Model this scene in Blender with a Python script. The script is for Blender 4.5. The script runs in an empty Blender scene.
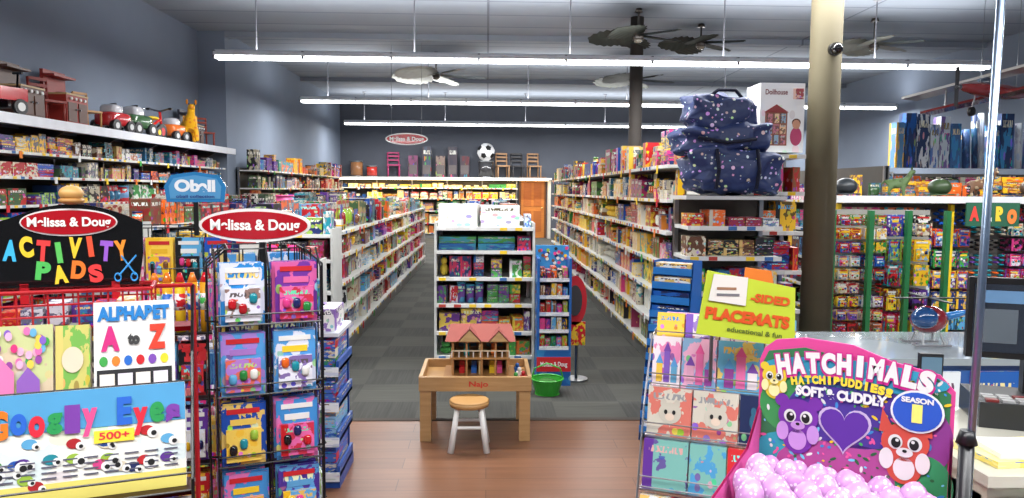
import bpy,bmesh,math,random
from mathutils import Matrix,Vector,noise
R=random.Random(11)
pi=math.pi
def l1(c):
    c=c/255.0
    return c/12.92 if c<=.04045 else ((c+.055)/1.055)**2.4
def C(r,g,b): return (l1(r),l1(g),l1(b),1.0)
WHITE=C(235,235,232); BLACK=C(18,18,20); RED=C(200,25,35); NAVY=C(25,35,80); BLUE=C(30,100,190)
YEL=C(245,205,40); GRN=C(60,160,70); ORG=C(235,125,35); PNK=C(235,90,160); PUR=C(120,70,170); TEAL=C(30,165,175)
WOODC=C(205,165,110); GREY=C(150,152,155)
MIX=[C(190,25,35),C(20,80,175),C(235,185,35),C(35,125,55),C(225,100,30),C(210,60,130),C(90,45,140),C(20,135,150),C(220,220,214),C(215,205,180),C(20,34,90),C(120,75,45),C(90,165,210),C(16,18,24),C(150,185,60),C(170,20,30)]
GAMES=[C(130,30,30),C(30,55,105),C(185,155,90),C(55,85,50),C(170,95,45),C(195,185,160),C(100,65,45),C(45,35,45),C(205,205,195),C(165,40,36),C(50,105,140),C(80,50,85),C(25,28,34)]
WARM=[C(225,170,35),C(205,120,35),C(70,120,55),C(215,205,180),C(160,45,30),C(95,58,38),C(40,95,135),C(190,185,170),C(35,58,110),C(140,35,75),C(210,175,110),C(30,30,36),C(235,200,70),C(220,215,200),C(225,180,50)]
PINKS=[C(230,110,170),C(235,175,205),C(150,65,155),C(240,228,235),C(215,45,120),C(100,170,210),C(240,200,75),C(130,90,190)]
BLUES=[C(25,95,180),C(65,150,205),C(225,230,235),C(95,50,145),C(25,50,115),C(205,45,50),C(235,185,50),C(130,65,165)]
CRAFT=[C(215,225,230),C(60,150,180),C(235,205,70),C(30,100,170),C(205,50,85),C(70,150,70),C(225,225,220),C(100,55,135),C(220,110,45),C(25,50,95),C(190,30,40),C(230,190,60)]
# ---------------------------------------------------------------- materials
MATS={}
def newmat(name):
    m=bpy.data.materials.new(name); m.use_nodes=True
    nt=m.node_tree; p=nt.nodes['Principled BSDF']; MATS[name]=m
    return m,nt,p
def N(nt,t,**k):
    n=nt.nodes.new(t)
    for a,b in k.items(): setattr(n,a,b)
    return n
def mixc(nt,fac,a,b,mode='MIX'):
    n=N(nt,'ShaderNodeMix',data_type='RGBA',blend_type=mode)
    for i,s in ((0,fac),(6,a),(7,b)):
        if hasattr(s,'is_output'): nt.links.new(s,n.inputs[i])
        else: n.inputs[i].default_value=s
    return n.outputs[2]
def mth(nt,op,a,b=0.0,c=0.0):
    n=N(nt,'ShaderNodeMath',operation=op)
    for i,s in enumerate((a,b,c)):
        if hasattr(s,'is_output'): nt.links.new(s,n.inputs[i])
        else: n.inputs[i].default_value=s
    return n.outputs[0]
def attr(nt,name): return N(nt,'ShaderNodeAttribute',attribute_name=name)
def attrmat(name,rough,metal=0,nscale=8,namt=.12,bump=0,coat=0):
    m,nt,p=newmat(name); a=attr(nt,'Col').outputs['Color']
    n=N(nt,'ShaderNodeTexNoise'); n.inputs['Scale'].default_value=nscale
    tc=N(nt,'ShaderNodeTexCoord'); nt.links.new(tc.outputs['Object'],n.inputs['Vector'])
    dark=mixc(nt,1.0,a,(1-namt*2,)*3+(1,),'MULTIPLY')
    nt.links.new(mixc(nt,n.outputs['Fac'],a,dark),p.inputs['Base Color'])
    p.inputs['Roughness'].default_value=rough; p.inputs['Metallic'].default_value=metal
    p.inputs['Coat Weight'].default_value=coat
    if bump:
        b=N(nt,'ShaderNodeBump'); b.inputs['Strength'].default_value=bump; b.inputs['Distance'].default_value=.01
        nt.links.new(n.outputs['Fac'],b.inputs['Height']); nt.links.new(b.outputs[0],p.inputs['Normal'])
    return m
attrmat('plastic',.35); attrmat('matte',.75); attrmat('metal',.28,1.0); attrmat('fabric',.95,0,60,.15,.5); attrmat('gloss',.12,0,5,.05,0,.5)
def woodmat():
    m,nt,p=newmat('wood'); a=attr(nt,'Col').outputs['Color']
    tc=N(nt,'ShaderNodeTexCoord'); mp=N(nt,'ShaderNodeMapping'); mp.inputs['Scale'].default_value=(3,3,30)
    nt.links.new(tc.outputs['Object'],mp.inputs[0]); n=N(nt,'ShaderNodeTexNoise'); n.inputs['Scale'].default_value=2; n.inputs['Detail'].default_value=5
    nt.links.new(mp.outputs[0],n.inputs['Vector'])
    nt.links.new(mixc(nt,n.outputs['Fac'],a,mixc(nt,1.0,a,(.6,.5,.42,1),'MULTIPLY')),p.inputs['Base Color']); p.inputs['Roughness'].default_value=.45
woodmat()
def cover(name='cover',rough=.35,art=1.0):
    m,nt,p=newmat(name); a=attr(nt,'Col').outputs['Color']; a2=attr(nt,'Col2').outputs['Color']; sd=attr(nt,'seed').outputs['Fac']
    uv=N(nt,'ShaderNodeUVMap',uv_map='UVMap'); sep=N(nt,'ShaderNodeSeparateXYZ'); nt.links.new(uv.outputs[0],sep.inputs[0])
    u,v=sep.outputs[0],sep.outputs[1]
    cb=N(nt,'ShaderNodeCombineXYZ'); nt.links.new(mth(nt,'MULTIPLY_ADD',sd,17.3,u),cb.inputs[0]); nt.links.new(mth(nt,'MULTIPLY_ADD',sd,5.1,v),cb.inputs[1]); nt.links.new(mth(nt,'MULTIPLY',sd,9),cb.inputs[2])
    vo=N(nt,'ShaderNodeTexVoronoi'); vo.inputs['Scale'].default_value=4.0; nt.links.new(cb.outputs[0],vo.inputs['Vector'])
    no=N(nt,'ShaderNodeTexNoise'); no.inputs['Scale'].default_value=2.6; no.inputs['Detail'].default_value=5; nt.links.new(cb.outputs[0],no.inputs['Vector'])
    A=mixc(nt,mth(nt,'MULTIPLY',mth(nt,'GREATER_THAN',no.outputs['Fac'],.53),.85*art),a,a2)
    gm=N(nt,'ShaderNodeGamma'); gm.inputs[1].default_value=2.2; nt.links.new(vo.outputs['Color'],gm.inputs[0])
    vc=mixc(nt,.3,gm.outputs[0],a2)
    m1=mth(nt,'MULTIPLY',mth(nt,'LESS_THAN',vo.outputs['Distance'],.32),mth(nt,'LESS_THAN',v,.68))
    Bc=mixc(nt,mth(nt,'MULTIPLY',m1,.9*art),A,vc)
    # contrasting side band on some packages
    bandm=mth(nt,'MULTIPLY',mth(nt,'LESS_THAN',u,.22),mth(nt,'GREATER_THAN',mth(nt,'FRACT',mth(nt,'MULTIPLY',sd,3.3)),.6))
    Bc=mixc(nt,mth(nt,'MULTIPLY',bandm,art),Bc,a2)
    cb2=N(nt,'ShaderNodeCombineXYZ'); nt.links.new(mth(nt,'MULTIPLY_ADD',u,13,mth(nt,'MULTIPLY',sd,50)),cb2.inputs[0]); nt.links.new(mth(nt,'MULTIPLY',v,6),cb2.inputs[1])
    n2=N(nt,'ShaderNodeTexNoise'); n2.inputs['Scale'].default_value=1.3; n2.inputs['Detail'].default_value=0; nt.links.new(cb2.outputs[0],n2.inputs['Vector'])
    t=mth(nt,'GREATER_THAN',n2.outputs['Fac'],.48)
    for op,s,val in (('GREATER_THAN',v,.75),('LESS_THAN',v,.88),('GREATER_THAN',u,.12),('LESS_THAN',u,.88),('GREATER_THAN',mth(nt,'FRACT',mth(nt,'MULTIPLY',sd,7.7)),.4)):
        t=mth(nt,'MULTIPLY',t,mth(nt,op,s,val))
    inv=mixc(nt,1.0,(.85,.83,.75,1),a,'DIFFERENCE')
    nt.links.new(mixc(nt,t,Bc,inv),p.inputs['Base Color']); p.inputs['Roughness'].default_value=rough
cover()
cover('print_soft',.4,.35)
m,nt,p=newmat('tube_glow'); p.inputs['Emission Color'].default_value=(.97,.99,1,1); p.inputs['Emission Strength'].default_value=9
m,nt,p=newmat('warm_glow'); p.inputs['Emission Color'].default_value=(1,.74,.4,1); p.inputs['Emission Strength'].default_value=12
m,nt,p=newmat('glass'); p.inputs['Transmission Weight'].default_value=.9; p.inputs['Roughness'].default_value=.03; p.inputs['Base Color'].default_value=(.9,.96,.97,1)
m,nt,p=newmat('speckled_egg'); tc=N(nt,'ShaderNodeTexCoord'); vo=N(nt,'ShaderNodeTexVoronoi'); vo.inputs['Scale'].default_value=110
nt.links.new(tc.outputs['Object'],vo.inputs['Vector']); n=N(nt,'ShaderNodeTexNoise'); n.inputs['Scale'].default_value=25; nt.links.new(tc.outputs['Object'],n.inputs['Vector'])
bc=mixc(nt,n.outputs['Fac'],C(170,110,176),C(205,160,205)); nt.links.new(mixc(nt,mth(nt,'LESS_THAN',vo.outputs['Distance'],.33),bc,C(226,205,228)),p.inputs['Base Color']); p.inputs['Roughness'].default_value=.35
m,nt,p=newmat('space_quilt'); tc=N(nt,'ShaderNodeTexCoord'); vo=N(nt,'ShaderNodeTexVoronoi'); vo.inputs['Scale'].default_value=28
nt.links.new(tc.outputs['Object'],vo.inputs['Vector'])
hs=N(nt,'ShaderNodeHueSaturation'); hs.inputs['Saturation'].default_value=1.3; hs.inputs['Value'].default_value=1.0; nt.links.new(vo.outputs['Color'],hs.inputs['Color'])
sepc=N(nt,'ShaderNodeSeparateColor'); nt.links.new(vo.outputs['Color'],sepc.inputs[0])
rad=mth(nt,'MULTIPLY',sepc.outputs[0],.4)
nq=N(nt,'ShaderNodeTexNoise'); nq.inputs['Scale'].default_value=9; nt.links.new(tc.outputs['Object'],nq.inputs['Vector'])
bb=N(nt,'ShaderNodeBump'); bb.inputs['Strength'].default_value=.8; bb.inputs['Distance'].default_value=.03; nt.links.new(nq.outputs['Fac'],bb.inputs['Height']); nt.links.new(bb.outputs[0],p.inputs['Normal'])
nt.links.new(mixc(nt,mth(nt,'LESS_THAN',vo.outputs['Distance'],rad),C(36,52,98),mixc(nt,.45,hs.outputs[0],(.45,.7,.9,1))),p.inputs['Base Color']); p.inputs['Roughness'].default_value=.5
def surf(name,c1,c2,scale,rough):
    m,nt,p=newmat(name); tc=N(nt,'ShaderNodeTexCoord'); n=N(nt,'ShaderNodeTexNoise'); n.inputs['Scale'].default_value=scale; n.inputs['Detail'].default_value=6
    nt.links.new(tc.outputs['Object'],n.inputs['Vector']); nt.links.new(mixc(nt,n.outputs['Fac'],c1,c2),p.inputs['Base Color']); p.inputs['Roughness'].default_value=rough
    return m,nt,p
surf('wall_paint',C(134,145,162),C(120,131,148),1.2,.85)
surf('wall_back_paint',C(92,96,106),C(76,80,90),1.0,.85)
surf('column_paint',C(98,90,68),C(82,76,58),3,.8)
m,nt,p=newmat('ceiling_paint'); tc=N(nt,'ShaderNodeTexCoord'); br=N(nt,'ShaderNodeTexBrick'); br.offset=0
br.inputs['Scale'].default_value=1; br.inputs['Brick Width'].default_value=6; br.inputs['Row Height'].default_value=.9; br.inputs['Mortar Size'].default_value=.02
br.inputs['Color1'].default_value=C(148,156,168); br.inputs['Color2'].default_value=C(141,149,161); br.inputs['Mortar'].default_value=C(108,114,126)
nt.links.new(tc.outputs['Object'],br.inputs['Vector']); nt.links.new(br.outputs['Color'],p.inputs['Base Color']); p.inputs['Roughness'].default_value=.8
m,nt,p=newmat('plank_floor'); tc=N(nt,'ShaderNodeTexCoord'); br=N(nt,'ShaderNodeTexBrick'); br.offset=.37
br.inputs['Scale'].default_value=1; br.inputs['Brick Width'].default_value=1.3; br.inputs['Row Height'].default_value=.16; br.inputs['Mortar Size'].default_value=.002
br.inputs['Color1'].default_value=C(140,97,70); br.inputs['Color2'].default_value=C(122,83,59); br.inputs['Mortar'].default_value=C(84,56,40)
nt.links.new(tc.outputs['Object'],br.inputs['Vector'])
mp=N(nt,'ShaderNodeMapping'); mp.inputs['Scale'].default_value=(1.5,16,1); nt.links.new(tc.outputs['Object'],mp.inputs[0]); n=N(nt,'ShaderNodeTexNoise'); n.inputs['Scale'].default_value=1.5; n.inputs['Detail'].default_value=6; nt.links.new(mp.outputs[0],n.inputs['Vector'])
nt.links.new(mixc(nt,n.outputs['Fac'],br.outputs['Color'],mixc(nt,1,br.outputs['Color'],(.55,.5,.48,1),'MULTIPLY')),p.inputs['Base Color']); p.inputs['Roughness'].default_value=.36
m,nt,p=newmat('carpet_tiles'); tc=N(nt,'ShaderNodeTexCoord'); ck=N(nt,'ShaderNodeTexChecker'); ck.inputs['Scale'].default_value=2
nt.links.new(tc.outputs['Object'],ck.inputs['Vector']); outs=[]
for sc in ((60,2,1),(2,60,1)):
    mp=N(nt,'ShaderNodeMapping'); mp.inputs['Scale'].default_value=sc; nt.links.new(tc.outputs['Object'],mp.inputs[0]); n=N(nt,'ShaderNodeTexNoise'); n.inputs['Scale'].default_value=1; n.inputs['Detail'].default_value=2; nt.links.new(mp.outputs[0],n.inputs['Vector']); outs.append(n.outputs['Fac'])
ca=mixc(nt,outs[0],C(40,40,38),C(74,74,70)); cb_=mixc(nt,outs[1],C(50,50,46),C(85,85,79)); nt.links.new(mixc(nt,ck.outputs['Fac'],ca,cb_),p.inputs['Base Color']); p.inputs['Roughness'].default_value=.95
# ---------------------------------------------------------------- mesh builder
ID=Matrix.Identity(4)
def T(x=0,y=0,z=0,rz=0,rx=0,ry=0): return Matrix.Translation((x,y,z))@Matrix.Rotation(math.radians(rz),4,'Z')@Matrix.Rotation(math.radians(ry),4,'Y')@Matrix.Rotation(math.radians(rx),4,'X')
class MB:
    def __init__(s): s.v=[];s.f=[];s.uv=[];s.a=[];s.b=[];s.sd=[];s.m=[];s.names=[];s.sm=[]
    def face(s,idx,mat,c,c2=None,sd=0,uv=None,sm=False):
        if mat not in s.names: s.names.append(mat)
        s.f.append(idx); s.m.append(s.names.index(mat)); s.a.append(c); s.b.append(c2 or c); s.sd.append(sd); s.sm.append(sm)
        s.uv.extend(uv if uv else [(.0,.0)]*len(idx))
    def poly(s,pts,mat='matte',c=WHITE,M=ID,c2=None,sd=0,uv=None):
        o=len(s.v); s.v.extend([tuple(M@Vector(q)) for q in pts]); s.face(list(range(o,o+len(pts))),mat,c,c2,sd,uv)
    def box(s,x0,x1,y0,y1,z0,z1,mat='plastic',c=WHITE,c2=None,sd=0,M=ID):
        o=len(s.v); P=[(x0,y0,z0),(x1,y0,z0),(x1,y1,z0),(x0,y1,z0),(x0,y0,z1),(x1,y0,z1),(x1,y1,z1),(x0,y1,z1)]
        s.v.extend([tuple(M@Vector(q)) for q in P]); U=[(0,0),(1,0),(1,1),(0,1)]
        for q in ((0,1,5,4),(1,2,6,5),(2,3,7,6),(3,0,4,7),(4,5,6,7),(3,2,1,0)): s.face([o+i for i in q],mat,c,c2,sd,U)
    def cyl(s,p0,p1,r0,r1=None,n=10,mat='plastic',c=WHITE,M=ID,c2=None,sd=0,caps=True):
        r1=r0 if r1 is None else r1; p0=Vector(p0);p1=Vector(p1); d=(p1-p0).normalized(); a=d.orthogonal().normalized(); b=d.cross(a); o=len(s.v)
        for p,r in ((p0,r0),(p1,r1)):
            for i in range(n):
                t=2*pi*i/n; s.v.append(tuple(M@(p+a*(r*math.cos(t))+b*(r*math.sin(t)))))
        for i in range(n):
            j=(i+1)%n; s.face([o+i,o+j,o+n+j,o+n+i],mat,c,c2,sd,[(i/n,0),((i+1)/n,0),((i+1)/n,1),(i/n,1)],n>8)
        if caps:
            s.face([o+n-1-i for i in range(n)],mat,c,c2,sd); s.face([o+n+i for i in range(n)],mat,c,c2,sd)
    def tube(s,pts,r,mat='plastic',c=WHITE,M=ID,n=6):
        for p,q in zip(pts[:-1],pts[1:]): s.cyl(p,q,r,r,n,mat,c,M)
    def ell(s,ct,rad,mat='plastic',c=WHITE,M=ID,nu=14,nv=9,e=1.0,egg=0,jit=0):
        o=len(s.v); sg=lambda a,k:math.copysign(abs(a)**k,a)
        for j in range(nv+1):
            ph=-pi/2+pi*j/nv
            for i in range(nu):
                th=2*pi*i/nu; k=sg(math.cos(ph),e); zz=sg(math.sin(ph),e); q=1-egg*zz
                p=Vector((rad[0]*k*sg(math.cos(th),e)*q,rad[1]*k*sg(math.sin(th),e)*q,rad[2]*zz))
                if jit: p*=1+jit*noise.noise(Vector((p.x*9+ct[0]*7,p.y*9,p.z*16+ct[2]*5)))
                s.v.append(tuple(M@(p+Vector(ct))))
        for j in range(nv):
            for i in range(nu):
                k=(i+1)%nu; s.face([o+j*nu+i,o+j*nu+k,o+(j+1)*nu+k,o+(j+1)*nu+i],mat,c,None,0,None,True)
    def prism(s,pts,y0,y1,mat='plastic',c=WHITE,M=ID):
        n=len(pts); s.poly([(x,y0,z) for x,z in pts],mat,c,M); s.poly([(x,y1,z) for x,z in reversed(pts)],mat,c,M)
        for i in range(n):
            a,b=pts[i],pts[(i+1)%n]; s.poly([(a[0],y0,a[1]),(a[0],y1,a[1]),(b[0],y1,b[1]),(b[0],y0,b[1])],mat,c,M)
    def disc(s,x,z,rx,rz,y,c,M=ID,n=24,mat='matte',rot=0):
        cr,sr=math.cos(rot),math.sin(rot); P=[]
        for i in range(n):
            t=2*pi*i/n; a=rx*math.cos(t); b=rz*math.sin(t); P.append((x+a*cr-b*sr,y,z+a*sr+b*cr))
        s.poly(P,mat,c,M)
    def heart(s,x,z,w,y,c,M=ID):
        P=[]
        for i in range(32):
            t=2*pi*i/32; P.append((x-w*(math.sin(t)**3),y,z+w*(13*math.cos(t)-5*math.cos(2*t)-2*math.cos(3*t)-math.cos(4*t))/15))
        s.poly(P,'matte',c,M)
    def build(s,name,parent=None,loc=(0,0,0),rz=0):
        me=bpy.data.meshes.new(name); me.from_pydata(s.v,[],s.f)
        for nme in s.names: me.materials.append(MATS[nme])
        me.polygons.foreach_set('material_index',s.m); me.polygons.foreach_set('use_smooth',s.sm)
        u=me.uv_layers.new(name='UVMap'); u.data.foreach_set('uv',[k for q in s.uv for k in q])
        for nm,arr in (('Col',s.a),('Col2',s.b)):
            a=me.attributes.new(nm,'FLOAT_COLOR','FACE'); a.data.foreach_set('color',[k for q in arr for k in q])
        a=me.attributes.new('seed','FLOAT','FACE'); a.data.foreach_set('value',[float(q) for q in s.sd])
        me.update()
        ob=bpy.data.objects.new(name,me); bpy.context.scene.collection.objects.link(ob)
        ob.location=loc; ob.rotation_euler=(0,0,math.radians(rz))
        if parent: ob.parent=parent
        return ob
def empty(name,loc=(0,0,0),rz=0):
    e=bpy.data.objects.new(name,None); bpy.context.scene.collection.objects.link(e); e.location=loc; e.rotation_euler=(0,0,math.radians(rz)); e.empty_display_size=.1; return e
TXM={}
def txt(body,parent,M,w,h,c,name='lettering',bold=.02,ext=.001):
    cu=bpy.data.curves.new(name,'FONT'); cu.body=body; cu.align_x='CENTER'; cu.align_y='CENTER'; cu.size=1; cu.offset=bold; cu.extrude=0
    ob=bpy.data.objects.new(name,cu); bpy.context.scene.collection.objects.link(ob)
    k=tuple(round(q,3) for q in c)
    if k not in TXM:
        m,nt,p=newmat('ink_%d'%len(TXM)); n=N(nt,'ShaderNodeTexNoise'); nt.links.new(mixc(nt,n.outputs['Fac'],c,tuple(q*.9 for q in c[:3])+(1,)),p.inputs['Base Color']); p.inputs['Roughness'].default_value=.5; TXM[k]=m
    cu.materials.append(TXM[k]); bpy.context.view_layer.update()
    d=ob.dimensions; sx=w/max(d.x,.01); sy=h/max(d.y,.01)
    ob.parent=parent; ob.matrix_local=M@Matrix.Rotation(pi/2,4,'X')@Matrix.Diagonal((sx,sy,1,1)); return ob
# ---------------------------------------------------------------- room
def slab(name,x0,x1,y0,y1,z0,z1,mat):
    b=MB(); b.box(x0,x1,y0,y1,z0,z1,mat); return b.build(name)
XR=9.6; YB=25.0; YF=-2.6; H=4.5
slab('floor',-5.6,XR+.2,YF-.2,YB+.2,-.12,-.008,'plank_floor')
b=MB(); b.box(-5.4,XR,YF,5.06,-.008,0,'plank_floor'); b.build('floor_wood')
b=MB(); b.box(-5.4,XR,5.06,YB,-.008,.001,'carpet_tiles'); b.box(-5.4,XR,5.03,5.09,.001,.004,'matte',C(60,50,42)); b.build('floor_carpet')
slab('ceiling',-5.6,XR+.2,YF-.2,YB+.2,H,H+.15,'ceiling_paint')
b=MB(); b.box(-5.6,-5.4,YF,14.2,0,H,'wall_paint'); b.box(-5.6,-4.9,14.2,YB,0,H,'wall_paint'); b.build('wall_left')
slab('wall_right',XR,XR+.2,YF,YB,0,H,'wall_paint')
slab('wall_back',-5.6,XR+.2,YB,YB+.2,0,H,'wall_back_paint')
b=MB(); b.box(-5.6,XR+.2,YF-.2,YF,0,.5,'wall_paint'); b.box(-5.6,XR+.2,YF-.2,YF,3.3,H,'wall_paint')
for x in (-5.6,-2.2,1.2,4.8,9.3): b.box(x,x+.4,YF-.2,YF,.5,3.3,'wall_paint')
b.build('wall_front')
for i,(a,c) in enumerate(((-5.2,-2.2),(-1.8,1.2),(1.6,4.8),(5.2,9.3))):
    b=MB()
    for z0,z1 in ((.5,.56),(3.24,3.3)): b.box(a,c,YF-.12,YF-.06,z0,z1,'metal',GREY)
    for x in (a,(a+c)/2-.03,c-.06): b.box(x,x+.06,YF-.12,YF-.06,.56,3.24,'metal',GREY)
    b.build('window_%d'%(i+1))
b=MB(); b.box(-5.4,-5.385,YF,14.2,0,.12,'matte',C(60,60,66)); b.build('baseboard_left')
for i,y in enumerate((8.6,14.2,19.8)):
    b=MB(); b.box(-5.4 if y<14 else -4.9,XR,y,y+.22,H-.10,H,'ceiling_paint'); b.build('trim_%d'%(i+1))
# ---------------------------------------------------------------- lights
def lightrow(y,x0,x1,z=3.5):
    e=empty('fluorescent_light_row',(0,y,0)); b=MB()
    b.box(x0,x1,-.11,.11,z+.03,z+.08,'plastic',C(225,228,232))
    b.box(x0,x1,-.03,.03,z+.08,z+.12,'plastic',C(210,212,216))
    n=int((x1-x0)/1.22)
    for i in range(n+1):
        x=x0+i*(x1-x0)/n; b.box(x-.015,x+.015,-.1,.1,z-.015,z+.1,'plastic',C(120,122,128))
    for i in range(0,n+1,2):
        x=x0+.6+i*(x1-x0-1.2)/n; b.cyl((x,0,z+.1),(x,0,H-.002),.01,.01,6,'matte',C(130,132,140)); b.cyl((x,0,H-.03),(x,0,H-.002),.05,.05,10,'matte',C(170,172,178))
    b.build('housing',e)
    g=MB()
    for dy in (-.06,.06): g.cyl((x0+.02,dy,z),(x1-.02,dy,z),.02,.02,8,'tube_glow')
    g.build('tubes',e)
    for up in (0,1):
        li=bpy.data.lights.new('lamp','AREA'); li.shape='RECTANGLE'; li.size=(x1-x0); li.size_y=.16; li.energy=POW*(x1-x0)/11.5*(.33 if up else 1); li.color=(1,1,.99)
        lo=bpy.data.objects.new('lamp',li); bpy.context.scene.collection.objects.link(lo); lo.parent=e; lo.location=((x0+x1)/2,0,z+.13 if up else z-.03)
        if up: lo.rotation_euler=(pi,0,0)  # upward lamp is added to brighten the ceiling
POW=480
lightrow(11.2,-4.0,7.6); lightrow(16.8,-4.15,9.3,3.52); lightrow(22.6,-4.3,9.0,3.54); lightrow(5.6,-4.1,7.4); lightrow(.2,-4.1,7.4)  # last two rows are out of view, added to light the foreground
# ---------------------------------------------------------------- products / shelves
def product(b,x,w,y,d,z,h,c,c2,sd,k,rot=0):
    if k<.74:
        M=T(x+w/2,y+d/2,0,rot); b.box(-w*.47,w*.47,-d/2,d/2,z,z+h,'cover',c,c2,sd,M)
    elif k<.81: b.cyl((x+w/2,y+w/2,z),(x+w/2,y+w/2,z+h*.9),w*.46,w*.46,12,'cover',c,c2=c2,sd=sd); b.cyl((x+w/2,y+w/2,z+h*.9),(x+w/2,y+w/2,z+h),w*.48,w*.48,12,'plastic',c2)
    elif k<.91:
        b.box(x,x+w*.95,y+d*.3,y+d*.34,z,z+h,'cover',c,c2,sd); b.ell((x+w*.48,y+d*.28,z+h*.4),(w*.38,d*.18,h*.3),'gloss',c2,nu=8,nv=5,e=.6)
    elif k<.95:
        b.box(x,x+w*.95,y,y+d*.6,z,z+h*.3,'gloss',c); b.box(x+w*.2,x+w*.75,y+.01,y+d*.5,z+h*.3,z+h*.6,'gloss',c2)
        for sx in (.2,.75): b.cyl((x+w*sx,y-.005,z+h*.12),(x+w*sx,y+.01,z+h*.12),h*.12,h*.12,8,'plastic',BLACK)
    else:
        b.ell((x+w/2,y+d/2,z+h*.32),(w*.42,d*.4,h*.33),'fabric',c,nu=10,nv=6); b.ell((x+w/2,y+d*.35,z+h*.78),(w*.3,w*.3,h*.21),'fabric',c,nu=10,nv=6)
        for sx in (-1,1): b.ell((x+w/2+sx*w*.22,y+d*.4,z+h*.95),(w*.1,w*.08,h*.08),'fabric',c2,nu=6,nv=4)
def fill(b,x0,x1,y,d,z,gap,pal,r,wr=(.1,.24),full=.5):
    x=x0; seg=x0
    while x<x1-.04:
        if x>=seg:
            seg=x+r.uniform(.5,1.3); ws=r.choice(((.45,.7),(.7,1.1),(1.0,1.9))); kk=r.random(); sub=[r.choice(pal) for _ in range(r.choice((2,3,6,8)))]; fl=r.uniform(.35,full+.1)
        w=min(r.uniform(*wr)*r.uniform(*ws),x1-x); h=gap*r.uniform(min(fl,.8),.95); n=r.choice((1,1,1,2,3))
        if w<.03: break
        c=r.choice(sub); c2=r.choice(pal); sd=r.random(); k0=kk if r.random()<.3 else r.random(); yy=y+r.uniform(0,.08); dd=d*r.uniform(.5,.85)
        stack=h<w*.5 or r.random()<.2
        for i in range(n):
            if x+w>x1+.001: break
            if stack:
                k=max(2,int(h/r.uniform(.035,.07)))
                for q in range(k): b.box(x+r.uniform(0,.02)*w,x+w*.96,yy+r.uniform(0,.025),yy+dd,z+q*h/k,z+(q+.94)*h/k,'cover',r.choice(sub),c2,r.random())
            else: product(b,x,w,yy,dd,z,h*(1 if r.random()<.7 else r.uniform(.75,1)),c,c2,sd if r.random()<.6 else r.random(),k0,r.choice((0,0,0,r.uniform(-9,9))))
            x+=w
        x+=r.choice((0,0,.005,.01,.03,.06))
def shelf_unit(name,L,D,levels,top,loc,rz=0,pal=MIX,two=True,seed=1,wr=(.1,.24),top_h=.25,fc=C(222,222,218),base=.14,topwr=None,bay=1.22,endp=False):
    r=random.Random(seed); e=empty(name,loc,rz); f=MB(); g=MB(); Dd=D/2-.02 if two else D-.03
    f.box(0,L,0.02,D-.02,0,base,'plastic',C(120,120,118)); f.box(0,L,0,D,base,base+.03,'plastic',fc)
    f.box(0,L,(D/2-.012) if two else D-.02,(D/2+.012) if two else D,base,top,'matte',C(90,86,80))
    if endp:
        for xx in (-.02,L): f.box(xx,xx+.02,0,D,0,top,'matte',C(200,200,196))
    n=max(1,round(L/bay))
    for i in range(n+1):
        x=min(max(i*L/n,.015),L-.015); yy=D/2 if two else D-.03; f.box(x-.015,x+.015,yy-.03,yy+.03,0,top,'metal',C(170,170,172))
    lv=[base+.03]+list(levels)
    for i,z in enumerate(lv):
        if i: f.box(0,L,0,D,z-.025,z,'plastic',fc)
        f.box(0,L,-.012,0,z-.027,z+.003,'plastic',fc)
        for k in range(int(L/.13)):
            if r.random()<.75: f.box(k*.13+.02,k*.13+.08,-.014,-.012,z-.025,z+.001,'matte',r.choice((WHITE,YEL,C(180,60,50),C(240,200,60),C(60,110,170))))
        for k in range(int(L/.9)):
            xx=(k+r.random())*.9
            if xx<L-.06: f.box(xx,xx+.05,-.02,-.016,z-.07,z+.005,'matte',r.choice((RED,YEL,ORG,WHITE,GRN)))
        if two: f.box(0,L,D,D+.012,z-.035,z+.012,'plastic',fc)
        nz=lv[i+1]-.03 if i+1<len(lv) else None
        gap=(nz-z) if nz else top_h
        fill(g,.01,L-.01,.02,Dd-.10,z,gap,pal,r,(topwr or wr) if nz is None else wr,.65 if nz else .35)
        if two:
            h=MB(); fill(h,.01,L-.01,.02,Dd-.10,z,gap,pal,r,wr)
            off=len(g.v); g.v.extend([(L-p[0],D-p[1],p[2]) for p in h.v])
            for fi,ff in enumerate(h.f):
                mt=h.names[h.m[fi]]
                if mt not in g.names: g.names.append(mt)
                g.f.append([off+q for q in ff]); g.m.append(g.names.index(mt)); g.sm.append(h.sm[fi])
            g.a+=h.a; g.b+=h.b; g.sd+=h.sd; g.uv+=h.uv
    f.build('frame',e); g.build('boxed_toys',e); return e
shelf_unit('gondola_shelf',9.2,.85,(.45,.72,.98,1.2),1.25,(-1.35,6.9,0),90,GAMES+MIX*2,seed=2,top_h=.3,endp=True)
shelf_unit('gondola_shelf',9.5,.75,(.45,.75,1.02,1.25),1.3,(-2.95,6.6,0),90,GAMES+MIX,seed=3,top_h=.3,endp=True)
shelf_unit('gondola_shelf',11,.85,(.44,.72,.99,1.26,1.53,1.82),1.9,(1.5,17.1,0),-90,WARM*2+MIX[:12],seed=4,top_h=.34)
shelf_unit('gondola_shelf',8,.76,(.45,.75,1.05,1.3),1.35,(-.38,15.0,0),-90,MIX,seed=5,top_h=.15)
shelf_unit('gondola_shelf',9,.85,(.45,.8,1.15,1.5),1.9,(4.0,17.1,0),-90,MIX,seed=6)
e=shelf_unit('endcap_display_shelf',.82,.42,(.38,.62,.85,1.08,1.28),1.32,(-.43,6.3,0),0,CRAFT,two=False,seed=44,wr=(.14,.2),top_h=.31,topwr=(.2,.26),endp=True)
shelf_unit('wall_shelf',7.0,.5,(.45,.8,1.1,1.4,1.7,1.96),2.25,(-4.88,7.0,0),90,GAMES+MIX,two=False,seed=9,top_h=.24)
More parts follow.
